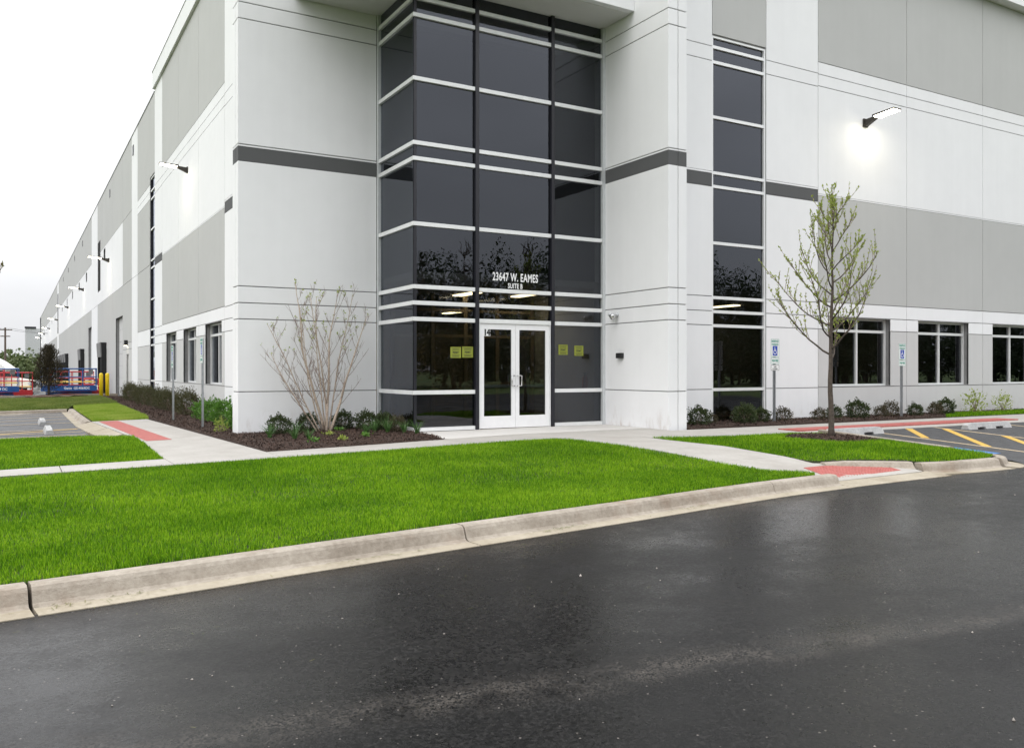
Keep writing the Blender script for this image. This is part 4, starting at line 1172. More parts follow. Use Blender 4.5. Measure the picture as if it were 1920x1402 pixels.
bed_main = [(3.93, 15.44), (7.48, 15.52), (7.56, 16.4), (7.62, 17.44), (7.62, 19.62), (4.3, 19.62), (4.3, 20.2), (5.44, 20.2), (5.44, 48), (4.2, 51.5), (3.95, 47.5), (3.86, 40.2), (3.78, 36), (3.65, 29.2), (3.5, 27.7), (3.62, 23), (3.78, 18.8)]
def bed_z(x, y): return G(x)-.005+.035*min(1, abs(y-15.44)/.5)
mulch_bed('mulch_bed', bed_main, bed_z, 620, .16)
bed_right = [(13.47, 14.95), (23.2, 14.95), (24.2, 15.58), (25.0, 15.88), (46, 15.88), (46, 16.26), (13.47, 16.26)]
mulch_bed('mulch_bed', bed_right, lambda x, y: .02+.03*min(1, (y-14.95)/.4), 420, .16)
tr = [(TREE[0]+.97*math.cos(t)*(1+.06*math.sin(5*t)), TREE[1]+.87*math.sin(t)*(1+.06*math.sin(5*t))) for t in np.linspace(0, 2*math.pi, 28, endpoint=False)]
mulch_bed('mulch_bed', tr, lambda x, y: isl_z(x, y)+.03*max(0, 1-math.hypot(x-TREE[0], y-TREE[1])), 900, .08)
EVG = (1.62, 53.0)
er = [(EVG[0]+.35+1.5*math.cos(t), EVG[1]-1.2+1.9*math.sin(t)) for t in np.linspace(0, 2*math.pi, 24, endpoint=False)]
struct('mulch_bed', sheet_mesh('mulch_bed', er, lambda x, y: G(x)+.12+rng.normal(0, .02), .25, .2), simple('red_brown_mulch', (0.085, 0.045, 0.032), .95, 0, .5, 8, bmp=.8))

# ------------------------------------------------------------------ foliage tools
def leaf_cards(pts, size, up=0.3, aspect=0.55, dirs=None):
    """Small folded leaves (two triangles with a crease) at pts."""
    pts = np.asarray(pts, float); n = len(pts)
    d = rng.normal(0, 1, (n, 3)) if dirs is None else np.asarray(dirs, float) + rng.normal(0, .45, (n, 3))
    d[:, 2] += up
    d /= np.linalg.norm(d, axis=1, keepdims=True)+1e-9
    r = rng.normal(0, 1, (n, 3)); w = np.cross(d, r); w /= np.linalg.norm(w, axis=1, keepdims=True)+1e-9
    nn = np.cross(d, w)
    L = rng.uniform(size[0], size[1], (n, 1)); W = L*aspect/2
    V = np.empty((n, 4, 3))
    V[:, 0] = pts; V[:, 1] = pts+d*L*.5+w*W+nn*L*.1; V[:, 2] = pts+d*L; V[:, 3] = pts+d*L*.5-w*W+nn*L*.1
    i = np.arange(n)[:, None]*4
    F = np.concatenate([i+np.array([[0, 1, 2]]), i+np.array([[0, 2, 3]])], 0)
    return V.reshape(-1, 3), F

def curve(p, d, length, n, lift, wob, rnd):
    """Branch path: starts at p heading d, bends up by lift."""
    pts = [Vector(p)]; d = Vector(d).normalized()
    for i in range(n):
        d = (d + Vector((0, 0, lift/n)) + Vector((rnd.gauss(0, wob), rnd.gauss(0, wob), rnd.gauss(0, wob*.6)))).normalized()
        pts.append(pts[-1]+d*length/n)
    return pts

# ------------------------------------------------------------------ young street tree
def young_tree(loc, H, seed, label, leaves_per=13, bare=1.6, spread=1.0, mat_leaf=None, leaf=(.034, .072)):
    rnd = random.Random(seed)
    t = tag(empty('young_tree', loc), label, 'tree')
    z = np.linspace(0, H, 22)
    wx = np.cumsum([rnd.gauss(0, .006) for _ in z]); wy = np.cumsum([rnd.gauss(0, .006) for _ in z]); wx -= wx[0]; wy -= wy[0]
    wx += -.02*np.sin(z*1.1); 
    path = [(wx[i], wy[i], z[i]) for i in range(22)]
    rr = [max(.006, .064*(1-.93*(zz/H)**.8)+(.018 if zz < .1 else 0)) for zz in z]
    MB().tube(path, rr, 10).build('trunk', M['bark_grey'], t, smooth=True, world_space=False)
    at = lambda h: Vector((np.interp(h, z, wx), np.interp(h, z, wy), h))
    br = MB(); tw = MB(); lp_, ld_ = [], []
    nb = 25; k = 0
    for i in range(nb):
        f = i/(nb-1)
        h = bare + (H-.55-bare)*f**1.05
        az = i*2.39996+rnd.uniform(-.35, .35)
        prof = np.interp(f, [0, .15, .35, .55, .8, 1], [1.55, 1.72, 1.5, 1.2, .85, .5])*spread*rnd.uniform(.78, 1.1)
        el = np.interp(f, [0, .4, 1], [.12, .5, .95])+rnd.uniform(-.15, .2)
        d = (math.cos(az)*math.cos(el), math.sin(az)*math.cos(el), math.sin(el))
        r0 = np.interp(f, [0, .3, 1], [.021, .019, .009])
        pts = curve(at(h), d, prof, 9, 1.25-.4*f, .085, rnd)
        br.tube(pts, list(np.linspace(r0, .0045, 10)), 6)
        nt_ = int(7+prof*6)
        for j in range(nt_):
            u = .25+.75*(j+rnd.random()*.6)/nt_
            q = pts[min(8, int(u*9))].lerp(pts[min(9, int(u*9)+1)], (u*9) % 1)
            a2 = rnd.uniform(0, 6.28)
            d2 = (pts[min(9, int(u*9)+1)]-pts[min(8, int(u*9))]).normalized()*.8 + Vector((math.cos(a2)*.7, math.sin(a2)*.7, .35))
            l2_ = rnd.uniform(.16, .55)*(1.15-.4*f)
            tp = curve(q, d2, l2_, 4, .5, .07, rnd)
            tw.tube(tp, [.0056, .005, .0044, .0038, .003], 4, False)
            for s in range(leaves_per):
                w = .2+.8*rnd.random()
                c = tp[min(3, int(w*4))].lerp(tp[min(4, int(w*4)+1)], (w*4) % 1)
                lp_.append(c); ld_.append((tp[-1]-tp[0]).normalized())
        for s in range(8):
            lp_.append(pts[-1]+Vector((rnd.gauss(0, .02), rnd.gauss(0, .02), rnd.gauss(0, .03)))); ld_.append((0, 0, 1))
    for s in range(50):
        lp_.append(at(H-rnd.random()*.5)+Vector((rnd.gauss(0, .03), rnd.gauss(0, .03), 0))); ld_.append((0, 0, 1))
    b = br.build('branches', M['bark_grey'], t, smooth=True, world_space=False)
    tw.build('twigs', M['twig'], t, world_space=False)
    V, F = leaf_cards([tuple(p) for p in lp_], leaf, .2, .5, [tuple(x) for x in ld_])
    link('crown', arrays_mesh('crown', V, F), mat_leaf or M['leaf_spring'], t, False)
    return t
young_tree((TREE[0], TREE[1], -.03), 5.1, 11, 'young tree with sparse fresh leaves in a mulch ring on the grass island', 12, 1.6, .9)
young_tree((-1.8, 28.0, -.25), 5.6, 5, 'leafy young tree whose branch tips reach in at the left edge', 14, 1.5, 1.45, leaf_mat('olive_spring_leaf', (0.10, 0.10, 0.03), (0.2, 0.18, 0.06), .3, .5, 10), (.05, .1))

# ------------------------------------------------------------------ multi-stem shrub tree in the bed
def clump_tree(loc, seed, label):
    rnd = random.Random(seed)
    t = tag(empty('multi_stem_tree', loc), label, 'tree')
    lp_, tw = [], MB()
    leanset = [(-24, 2.75), (-15, 3.05), (-8, 3.5), (-3, 3.15), (1, 3.3), (5, 3.2), (11, 3.25), (17, 2.85), (-30, 2.1)]
    for i, (ln, L) in enumerate(leanset):
        a = R(ln); dep = rnd.uniform(-.22, .22)
        base = Vector((ln*.0052+rnd.uniform(-.03, .03), rnd.uniform(-.13, .1), -.03))
        d = Vector((math.sin(a), dep, math.cos(a)))
        pts = curve(base, d, L, 12, .18, .055, rnd)
        r0 = rnd.uniform(.017, .027) if i not in (2, 4, 7) else .036
        rad = list(np.linspace(r0, .0055, 13))
        MB().tube(pts, rad, 8).build('stem', M['bark_pale'], t, smooth=True, world_space=False)
        for j in range(13):
            u = .2+.78*(j+rnd.random()*.7)/13
            k0 = min(11, int(u*12)); q = pts[k0].lerp(pts[k0+1], (u*12) % 1)
            az = rnd.uniform(0, 6.28)
            bd = (pts[k0+1]-pts[k0]).normalized()*.75 + Vector((math.cos(az)*.95, math.sin(az)*.6, .3))
            bl = rnd.uniform(.3, .85)*(1.2-.55*u)
            bp = curve(q, bd, bl, 6, .6, .08, rnd)
            tw.tube(bp, list(np.linspace(.0072*(1.15-u*.6), .0030, 7)), 5, False)
            for s in range(6):
                w = .25+.75*rnd.random(); kk = min(5, int(w*6)); q2 = bp[kk].lerp(bp[kk+1], (w*6) % 1)
                az = rnd.uniform(0, 6.28)
                td = (bp[kk+1]-bp[kk]).normalized()*.7+Vector((math.cos(az)*.6, math.sin(az)*.6, .35))
                tp = curve(q2, td, rnd.uniform(.07, .22), 3, .4, .12, rnd)
                tw.tube(tp, [.0036, .0032, .0028, .0022], 4, False)
                if tp[-1].z > 1.85 and rnd.random() < .16:
                    for _ in range(4): lp_.append(tp[-1]+Vector((rnd.gauss(0, .012), rnd.gauss(0, .012), rnd.gauss(0, .015))))
            if bp[-1].z > 2.1 and rnd.random() < .5:
                for _ in range(6): lp_.append(bp[-1]+Vector((rnd.gauss(0, .015), rnd.gauss(0, .015), rnd.gauss(0, .02))))
        for _ in range(5): lp_.append(pts[-1])
    tw.build('twigs', M['twig'], t, world_space=False)
    V, F = leaf_cards([tuple(p) for p in lp_], (.03, .06), .5, .55)
    link('leaves', arrays_mesh('leaves', V, F), M['leaf_spring'], t, False)
    # the fan of stems is turned to face the road
    t.rotation_euler = (0, 0, R(-12))
    return t
clump_tree((6.14, 18.95, G(6.24)), 3, 'nearly bare multi-stemmed tree against the white wall left of the entrance')

# ------------------------------------------------------------------ shrubs
def shrub_proto(seed, r, h, nleaf, size, mat, stems=14, up=.5, jag=.25):
    rnd = random.Random(seed); rg = np.random.default_rng(seed)
    st = MB()
    for i in range(stems):
        az = rnd.uniform(0, 6.28); l = rnd.uniform(.5, .95)
        st.tube([(0, 0, -.03), (math.cos(az)*r*.35*l, math.sin(az)*r*.35*l, h*.4*l), (math.cos(az)*r*.75*l, math.sin(az)*r*.75*l, h*.85*l)], [.007, .005, .003], 4, False)
    n = nleaf
    d = rg.normal(0, 1, (n, 3)); d[:, 2] = d[:, 2]*1.0+.15; d /= np.linalg.norm(d, axis=1, keepdims=True)
    lob = 1+jag*np.sin(d[:, 0]*5+seed)*np.sin(d[:, 1]*6+1.3*seed)+jag*.6*np.sin(d[:, 2]*9+d[:, 0]*7)
    rad = rg.uniform(.35, 1, n)**.45*lob
    P = d*rad[:, None]*np.array([r, r, h*.56])+np.array([0, 0, h*.46])
    P[:, 2] = np.where(P[:, 2] < .02, rg.uniform(.02, h*.3, n), P[:, 2])
    V, F = leaf_cards(P, size, up, .55, d*.9)
    return st.mesh('stems'), arrays_mesh('foliage', V, F), mat

PROTOS = {}
for k, s in enumerate((1, 2, 3)):
    PROTOS['dark', k] = shrub_proto(s, .27, .46, 2000, (.03, .062), M['leaf_dark'])
    PROTOS['brown', k] = shrub_proto(s+10, .26, .42, 1400, (.026, .055), M['leaf_brown'], 20)
    PROTOS['green', k] = shrub_proto(s+20, .40, .75, 1500, (.05, .11), M['leaf_green'], 16, .6, .35)
    PROTOS['olive', k] = shrub_proto(s+30, .55, 1.05, 2600, (.035, .075), M['leaf_olive'], 30, 1.2, .3)
    PROTOS['fresh', k] = shrub_proto(s+40, .24, .55, 330, (.04, .08), M['leaf_spring'], 14, .9, .4)
def shrub(kind, k, loc, scale, rz, label, group, sz=None):
    st, fo, mat = PROTOS[kind, k % 3]
    o = tag(empty('shrub', loc, rz), label, 'shrub', group)
    k_ = {'dark': .84, 'brown': .78, 'green': .80, 'olive': .80, 'fresh': 1.0}[kind]
    o.scale = (scale*k_, scale*k_, (sz or scale)*k_*(.86 if kind == 'olive' else 1))
    link('stems', st, M['twig'], o, False); link('foliage', fo, mat, o, False)
    return o

right = [(14.36, 'dark', 1.12), (14.95, 'brown', .8), (15.70, 'dark', 1.05), (16.57, 'dark', 1.1), (17.38, 'brown', .95), (18.42, 'brown', 1.0), (19.43, 'dark', .92),
         (20.2, 'dark', 1.12), (21.03, 'brown', 1.12), (21.85, 'brown', 1.1), (22.66, 'dark', 1.0), (23.65, 'brown', 1.05), (24.41, 'dark', 1.1)]
where = ['next to the white pier', 'small and reddish, in front of the tall window', 'in the middle of the tall window', 'at the right end of the tall window',
         'third right of the accessible sign by the tall window', 'left of the young tree trunk', 'right behind the young tree trunk', 'under the first right window, left half',
         'under the first right window, right half', 'just left of the right hand parking sign', 'just right of the right hand parking sign', 'under the second right window, left', 'under the second right window, right']
where[4] = 'just right of the tall window and its parking sign'
for i, ((x, kd, s), w) in enumerate(zip(right, where)):
    shrub(kd, i, (x+.12*math.sin(i*4.1), 15.62+.1*math.sin(i*2.3), .03), s*(1+.16*math.sin(i*3.7)), i*1.7, f'low {"dark green" if kd == "dark" else "bronze green"} shrub {w}', 'low shrubs along the right facade')
shrub('fresh', 0, (25.9, 15.75, .04), 1.15, 0, 'bright upright leafy shrub below the gap before the last right window', 'fresh green shrubs at the far right')
shrub('fresh', 1, (27.5, 15.78, .04), 1.0, 1, 'bright upright leafy shrub at the far right edge', 'fresh green shrubs at the far right')
bed = [((5.02, 18.75), 'dark', 1.05, 'low dark shrub in the bed nearest the building corner'), ((5.78, 19.15), 'dark', 1.02, 'low dark shrub just left of the bare tree stems'),
       ((6.62, 19.2), 'dark', 1.05, 'low dark shrub behind the bare tree stems'), ((7.02, 18.7), 'dark', 1.05, 'low dark shrub by the glass, left of the pair'),
       ((7.26, 18.2), 'dark', 1.0, 'low dark shrub by the glass, right of the pair'), ((7.32, 17.6), 'brown', 1.05, 'reddish low shrub in front of the glass corner'), ((7.45, 18.6), 'brown', .9, 'small shrub tucked against the side glass')]
for i, ((x, y), kd, s, lb) in enumerate(bed): shrub(kd, i+1, (x, y, bed_z(x, y)), s, i*1.3, lb, 'low shrubs in the entrance bed')
for i, (x, y, s) in enumerate(((4.75, 21.3, 1.0), (4.65, 22.7, 1.0), (4.7, 24.3, .95), (4.72, 25.9, .85))):
    shrub('green', i, (x, y, bed_z(x, y)), s, i*2.1, ['bright green leafy shrub nearest the pier below the window', 'bright green leafy shrub between the two left sign poles, nearer the pier',
          'bright green leafy shrub between the two left sign poles, nearer the hedge', 'bright green shrub touching the dark hedge'][i], 'bright green shrubs under the left windows')
shrub('fresh', 2, (4.12, 20.4, bed_z(4.12, 20.4)), .55, .4, 'tiny pale plant at the left foot of the white pier', None)
ords = ['first', 'second', 'third', 'fourth', 'fifth', 'sixth', 'seventh', 'eighth', 'ninth', 'tenth', 'eleventh', 'twelfth']
for i in range(12):
    y = 28.2+1.55*i; x = 4.72+.16*math.sin(i*1.9)
    shrub('olive', i, (x, y, bed_z(x, y)), .92+.1*math.sin(i*2.7), i*1.1, f'brownish olive hedge shrub, {ords[i]} from the sign poles', 'dark hedge along the left facade', 1.0+.08*math.sin(i*1.4))

# daylily clumps and seedlings
def lily_proto(seed, n, h):
    rg = np.random.default_rng(seed); mb = MB()
    for i in range(n):
        az = rg.uniform(0, 6.28); L = h*rg.uniform(.7, 1.15); sp = rg.uniform(.25, .85); w = rg.uniform(.007, .013)
        b = Vector((math.cos(az)*.04*rg.random(), math.sin(az)*.04*rg.random(), -.01)); s = Vector((-math.sin(az), math.cos(az), 0))*w
        prev = None
        for k in range(5):
            u = k/4
            c = b+Vector((math.cos(az)*L*sp*u**1.6, math.sin(az)*L*sp*u**1.6, L*(u-.35*sp*u*u)))
            ww = s*(1-u*.85)
            if prev: mb.poly([prev[0], prev[1], c+ww, c-ww])
            prev = (c-ww, c+ww)
    return mb.mesh('blades')
LIL = [lily_proto(i, 46, .36) for i in range(3)]
lil = [((4.62, 18.0), 1.0, 'near the building corner'), ((5.35, 18.6), .95, 'between the two left shrubs'), ((4.95, 17.3), .85, 'at the front left of the bed'), ((5.15, 17.0), .75, 'at the front left edge of the mulch'),
       ((6.5, 17.35), .85, 'in front of the bare tree'), ((6.95, 18.0), 1.05, 'in front of the paired shrubs'), ((7.05, 17.5), 1.05, 'in front of the paired shrubs, nearer the walk'), ((7.3, 17.15), .95, 'in front of the reddish shrub'), ((7.42, 16.75), .95, 'at the right tip of the bed by the door sill')]
for i, ((x, y), s, w) in enumerate(lil):
    o = tag(empty('daylily_clump', (x, y, bed_z(x, y)), i*1.3), f'strappy green plant clump {w}', 'plant', 'strappy plants in the entrance bed')
    o.scale = (s, s, s); link('blades', LIL[i % 3], M['leaf_lily'], o, False)
for i, (x, y, w) in enumerate(((5.05, 16.35, 'at the front left of the bed'), (5.62, 16.3, 'in the front of the bed, left of the middle'), (6.25, 16.75, 'in front of the bare tree'), (5.8, 17.7, 'below the left shrubs'), (6.35, 18.6, 'beside the tree stems'))):
    o = tag(empty('seedling', (x, y, bed_z(x, y)+.01), i), f'small pale green seedling {w}', 'plant', 'seedlings in the entrance bed')
    V, F = leaf_cards(np.random.default_rng(i).normal(0, .05, (40, 3))*np.array([1, 1, .25])+np.array([0, 0, .04]), (.04, .09), .4, .5)
    link('leaves', arrays_mesh('leaves', V, F), M['leaf_spring'] if i % 2 else M['leaf_green'], o, False)

# ------------------------------------------------------------------ parking signs
def access_symbol(o, x, z, s, face, y=-.0):
    """White figure in a wheelchair on a blue square, plate plane local XZ, facing -Y."""
    MB().box(x-s*.5, x+s*.5, y-.0035, y-.0028, z-s*.72, z+s*.72).build('blue_square', M['sign_blue'], o, world_space=False)
    mb = MB(); yy = y-.0036
    def st(a, b, w):
        a, b = Vector((a[0], a[1])), Vector((b[0], b[1])); d = (b-a).normalized(); n_ = Vector((-d.y, d.x))*w/2
        q = [a-n_, b-n_, b+n_, a+n_]
        mb.hexa([(x+p.x*s, yy, z+p.y*s) for p in q]+[(x+p.x*s, yy-.0006, z+p.y*s) for p in q])
    mb.lathe([(.085*s, 0), (.085*s, -.0006)], (x-.05*s, yy, z+.48*s), 12, 'Y')
    st((-.05, .38), (-.03, .0), .12); st((-.04, .2), (.18, .17), .09); st((-.03, .02), (.2, .0), .11); st((.19, .02), (.3, -.36), .11); st((.28, -.34), (.38, -.31), .1)
    for k in range(13):
        t0, t1 = R(100+k*18), R(100+(k+1)*18)
        st((.0+.30*math.cos(t0), -.2+.30*math.sin(t0)), (.0+.30*math.cos(t1), -.2+.30*math.sin(t1)), .1)
    mb.build('wheelchair_symbol', M['letter'], o, world_space=False)
def parking_sign(loc, rz, H, label, third):
    o = tag(empty('parking_sign', loc, rz), label, 'sign', 'accessible parking signs')
    # U-channel post
    MB().box(-.03, -.022, .004, .05, -.1, H-.02).box(.022, .03, .004, .05, -.1, H-.02).box(-.022, .022, .042, .05, -.1, H-.02).build('post', M['steel'], o, world_space=False)
    W = .152; z1 = H; z0 = H-.457
    def plate(a, b, edge):
        MB().box(-W, W, -.002, .002, a, b).build('plate', M['sign_white'], o, bevel=0, world_space=False)
        mb = MB(); e = .008
        mb.box(-W+.006, W-.006, -.0034, -.0026, a+.006, a+.006+e).box(-W+.006, W-.006, -.0034, -.0026, b-.006-e, b-.006)
        mb.box(-W+.006, -W+.006+e, -.0034, -.0026, a+.014, b-.014).box(W-.006-e, W-.006, -.0034, -.0026, a+.014, b-.014)
        mb.build('border', edge, o, world_space=False)
    plate(z0, z1, M['sign_green'])
    text_mesh('lettering', 'RESERVED', .07, M['sign_green'], (0, -.004, z1-.062), FACE_FRONT, .80, .002, o, .0005, world_space=False)
    text_mesh('lettering', 'PARKING', .07, M['sign_green'], (0, -.004, z1-.14), FACE_FRONT, .80, .002, o, .0005, world_space=False)
    access_symbol(o, 0, z1-.30, .17, 0)
    b1 = z0-.012; plate(b1-.165, b1, M['sign_green'])
    text_mesh('lettering', '$250 FINE', .085, M['sign_green'], (0, -.004, b1-.085), FACE_FRONT, .62, .003, o, .0005, world_space=False)
    if third:
        b2 = b1-.165-.02; plate(b2-.15, b2, M['ink'])
        text_mesh('lettering', 'VAN', .05, M['ink'], (0, -.004, b2-.055), FACE_FRONT, .9, .001, o, .0005, world_space=False)
        text_mesh('lettering', 'ACCESSIBLE', .04, M['ink'], (0, -.004, b2-.105), FACE_FRONT, .85, .001, o, .0005, world_space=False)
    for zz in (z1-.03, z0+.03):
        MB().lathe([(.008, 0), (.008, -.004)], (0, -.0025, zz), 8, 'Y').build('bolt', M['steel'], o, world_space=False)
    return o
parking_sign((16.68, 15.35, .02), 0, 2.14, 'accessible parking sign with three plates beside the tall window', True)
parking_sign((21.78, 15.35, .02), 0, 2.10, 'accessible parking sign with two plates between the right windows', False)
parking_sign((4.03, 22.27, -.09), R(-90), 2.27, 'accessible parking sign left of the corner, nearer the entrance', False)
parking_sign((3.88, 25.84, -.09), R(-90), 2.16, 'accessible parking sign left of the corner, nearer the hedge', False)

# ------------------------------------------------------------------ wheel stops
def wheel_stop(loc, rz, L, label):
    o = tag(empty('wheel_stop', loc, rz), label, 'wheel stop', 'concrete wheel stops')
    h, wb, wt = .15, .11, .065
    mb = MB()
    # cast body with two drain slots underneath: three feet and a spine
    xs = [-L/2, -L/2+.10, -L*.22, -L*.22+.22, L*.22-.22, L*.22, L/2-.10, L/2]
    def prof(x, zb):
        e = max(0.0, (abs(x)-(L/2-.10))/.10)
        return [(x, -wb, zb), (x, -wt, h*(1-.35*e)), (x, wt, h*(1-.35*e)), (x, wb, zb)]
    b = 0; V = []; F = []
    bott = [0, 0, 0, .055, .055, 0, 0, 0]
    segs = [(xs[0], 0, xs[1], 0), (xs[1], 0, -L*.30, 0), (-L*.30, .05, -L*.12, .05), (-L*.12, 0, L*.12, 0), (L*.12, .05, L*.30, .05), (L*.30, 0, xs[6], 0), (xs[6], 0, xs[7], 0)]
    for (x0, za, x1, zb) in segs:
        yb = lambda z: wb-(wb-wt)*z/h
        e0 = max(0.0, (abs(x0)-(L/2-.10))/.10); e1 = max(0.0, (abs(x1)-(L/2-.10))/.10)
        t0, t1 = h*(1-.3*e0), h*(1-.3*e1)
        mb.hexa([(x0, -yb(za), za), (x1, -yb(zb), zb), (x1, yb(zb), zb), (x0, yb(za), za), (x0, -wt, t0), (x1, -wt, t1), (x1, wt, t1), (x0, wt, t0)])
    mb.build('body', M['stop'], o, world_space=False)
    for x in (-L*.33, L*.33):
        MB().lathe([(.014, 0), (.014, .012)], (x, 0, h-.004), 8).build('anchor_pin', M['steel'], o, world_space=False)
    return o
wheel_stop((16.05, 12.5, lot_r_z(0, 12.5)), 0, 1.8, 'concrete wheel stop behind the young tree on the grass island')
wheel_stop((20.75, 12.3, lot_r_z(0, 12.3)), 0, 1.8, 'concrete wheel stop at the far right beyond the hatched aisle')
wheel_stop((.78, 25.75, lot_l_z(.78, 0)), R(90), 1.7, 'concrete wheel stop in the left bays, nearer the lawn')
wheel_stop((.74, 29.9, lot_l_z(.74, 0)), R(90), 1.7, 'concrete wheel stop in the left bays, farther from the lawn')

# ------------------------------------------------------------------ bollards
for i, (x, y, lb) in enumerate(((4.12, 51.9, 'yellow bollard by the truck court, the left one'), (4.43, 51.9, 'yellow bollard by the truck court, the right one beside the hedge'))):
    o = tag(empty('bollard', (x, y, -.12)), lb, 'bollard', 'yellow bollards')
    MB().lathe([(.10, -.05), (.10, 1.22), (.092, 1.27), (.07, 1.30), (.03, 1.32)], (0, 0, 0), 20).build('sleeve', M['yellow'], o, smooth=True, world_space=False)
    for z in (.9, 1.1): MB().lathe([(.103, z), (.103, z+.02)], (0, 0, 0), 20).build('band', M['yellow'], o, world_space=False)

# ------------------------------------------------------------------ small evergreen
def evergreen(loc, H, seed, label):
    rnd = random.Random(seed)
    t = tag(empty('evergreen', loc), label, 'tree')
    MB().tube([(0, 0, -.1), (.01, 0, H*.4), (0, .01, H*.8), (.01, 0, H)], [.06, .045, .02, .004], 8).build('trunk', M['bark_grey'], t, smooth=True, world_space=False)
    br = MB(); P, D = [], []
    for i in range(95):
        f = (i/94)**.9; h = .22+(H-.4)*f
        az = i*2.39996; L = np.interp(f, [0, .12, .3, .55, .8, 1], [.85, 1.12, 1.05, .8, .55, .14])*rnd.uniform(.75, 1.12)
        el = np.interp(f, [0, 1], [.15, .85])+rnd.uniform(-.1, .25)
        pts = curve((0, 0, h), (math.cos(az)*math.cos(el), math.sin(az)*math.cos(el), math.sin(el)), L, 6, .55, .06, rnd)
        br.tube(pts, list(np.linspace(.012, .003, 7)), 4, False)
        for k in range(int(90*L)+8):
            u = .12+.88*rnd.random(); kk = min(5, int(u*6)); c = pts[kk].lerp(pts[kk+1], (u*6) % 1)
            w = .13*(1.1-u*.6)
            P.append(tuple(c+Vector((rnd.gauss(0, w), rnd.gauss(0, w), rnd.gauss(0, w*.7))))); D.append(tuple((pts[kk+1]-pts[kk]).normalized()))
    br.build('branches', M['bark_grey'], t, world_space=False)
    V, F = leaf_cards(P, (.06, .15), .5, .28, D)
    link('crown', arrays_mesh('crown', V, F), M['needle'], t, False)
evergreen((EVG[0], EVG[1], .0), 2.75, 9, 'small dark evergreen in a red-brown mulch ring by the blue lift')

# ------------------------------------------------------------------ scissor lifts
def scissor_lift(loc, rz, L, W, body, rail, rail2, label, text=None, deck_z=1.35, top=2.55):
    o = tag(empty('scissor_lift', loc, rz), label, 'scissor lift', 'scissor lifts in the truck court')
    b = lambda mb, n, m, bv=0.0: mb.build(n, m, o, bevel=bv, world_space=False)
    h = L/2; w = W/2
    b(MB().box(-h+.1, h-.1, -w+.08, w-.08, .22, .62), 'chassis', M[body], .02)
    b(MB().box(-h+.35, h-.35, -w, w, .25, .55), 'tray', M[body], .02)
    for sx in (-1, 1):
        for sy in (-1, 1):
            wh = empty('wheel', (sx*(h-.42), sy*(w-.06), .22), 0, o)
            MB().lathe([(.16, -.09), (.22, -.07), (.22, .07), (.16, .09)], (0, 0, 0), 18, 'Y').build('tyre', M['rubber'], wh, world_space=False)
            MB().lathe([(.12, -.095), (.12, .095)], (0, 0, 0), 12, 'Y').build('rim', M['jamb'], wh, world_space=False)
    for k in range(4):
        z = .66+k*.15
        for sy in (-1, 1):
            mb = MB()
            for s in (-1, 1):
                mb.hexa([(-h+.25, sy*(w-.25)-.03, z+(.10 if s > 0 else 0)), (h-.25, sy*(w-.25)-.03, z+(0 if s > 0 else .10)), (h-.25, sy*(w-.25)+.03, z+(0 if s > 0 else .10)), (-h+.25, sy*(w-.25)+.03, z+(.10 if s > 0 else 0)),
                         (-h+.25, sy*(w-.25)-.03, z+.05+(.10 if s > 0 else 0)), (h-.25, sy*(w-.25)-.03, z+.05+(0 if s > 0 else .10)), (h-.25, sy*(w-.25)+.03, z+.05+(0 if s > 0 else .10)), (-h+.25, sy*(w-.25)+.03, z+.05+(.10 if s > 0 else 0))])
            b(mb, 'scissor_arms', M[body])
    b(MB().box(-h, h, -w, w, deck_z-.10, deck_z), 'deck', M['steel'])
    for sy in (-1, 1): b(MB().box(-h, h, sy*w-.02, sy*w+.02, deck_z-.13, deck_z+.20), 'toe_board', M[body], .004)
    for sx in (-1, 1): b(MB().box(sx*h-.02, sx*h+.02, -w+.021, w-.021, deck_z-.1, deck_z+.15), 'toe_board', M[body])
    r = .026
    for sy in (-1, 1):
        b(MB().bar((-h, sy*w, top), (h, sy*w, top), r*1.5), 'guard_rail', M[rail])
        b(MB().bar((-h, sy*w, (deck_z+top)/2+.12), (h, sy*w, (deck_z+top)/2+.12), r), 'guard_rail', M[rail2])
        b(MB().bar((-h+.05, sy*w, deck_z+.42), (h-.05, sy*w, deck_z+.42), r), 'guard_rail', M['lift_yellow'])
        for k in range(5):
            x = -h+L*k/4
            b(MB().bar((x, sy*w, deck_z+.2), (x, sy*w, top), r), 'guard_post', M[rail if k in (0, 4) else rail2])
    for sx in (-1, 1):
        b(MB().bar((sx*h, -w, top), (sx*h, w, top), r*1.3), 'guard_rail', M[rail])
        b(MB().bar((sx*h, -w, (deck_z+top)/2+.1), (sx*h, w, (deck_z+top)/2+.1), r), 'guard_rail', M[rail])
    b(MB().box(h-.45, h-.2, -w+.03, -w+.25, top-.35, top-.05), 'control_box', M['hood'], .02)
    if text:
        text_mesh('lettering', text, .20, M['letter'], (h*.28, -w-.022, deck_z+.045), FACE_FRONT, .92, .004, o, .001, world_space=False)
    return o
CZ = -1.26
scissor_lift((3.0, 61.0, CZ), R(-2), 3.1, 1.5, 'lift_blue', 'lift_blue', 'lift_blue', 'blue scissor lift behind the small evergreen, white lettering on its side', 'Genie  GS-4069DC', 1.43, 2.70)
scissor_lift((-1.3, 60.0, CZ), R(3), 3.0, 1.5, 'lift_blue', 'lift_blue', 'lift_red', 'blue scissor lift at the left edge of the photo', 'GS-4069 DC', 1.43, 2.68)
scissor_lift((3.3, 63.6, CZ), R(1), 2.5, 1.2, 'lift_red', 'lift_red', 'lift_red', 'red scissor lift behind the blue one beside the evergreen', None, 1.45, 2.50)
scissor_lift((-.15, 62.4, CZ), R(0), 2.3, 1.2, 'lift_red', 'lift_red', 'lift_red', 'red scissor lift just right of the leftmost blue lift', None, 1.15, 2.45)
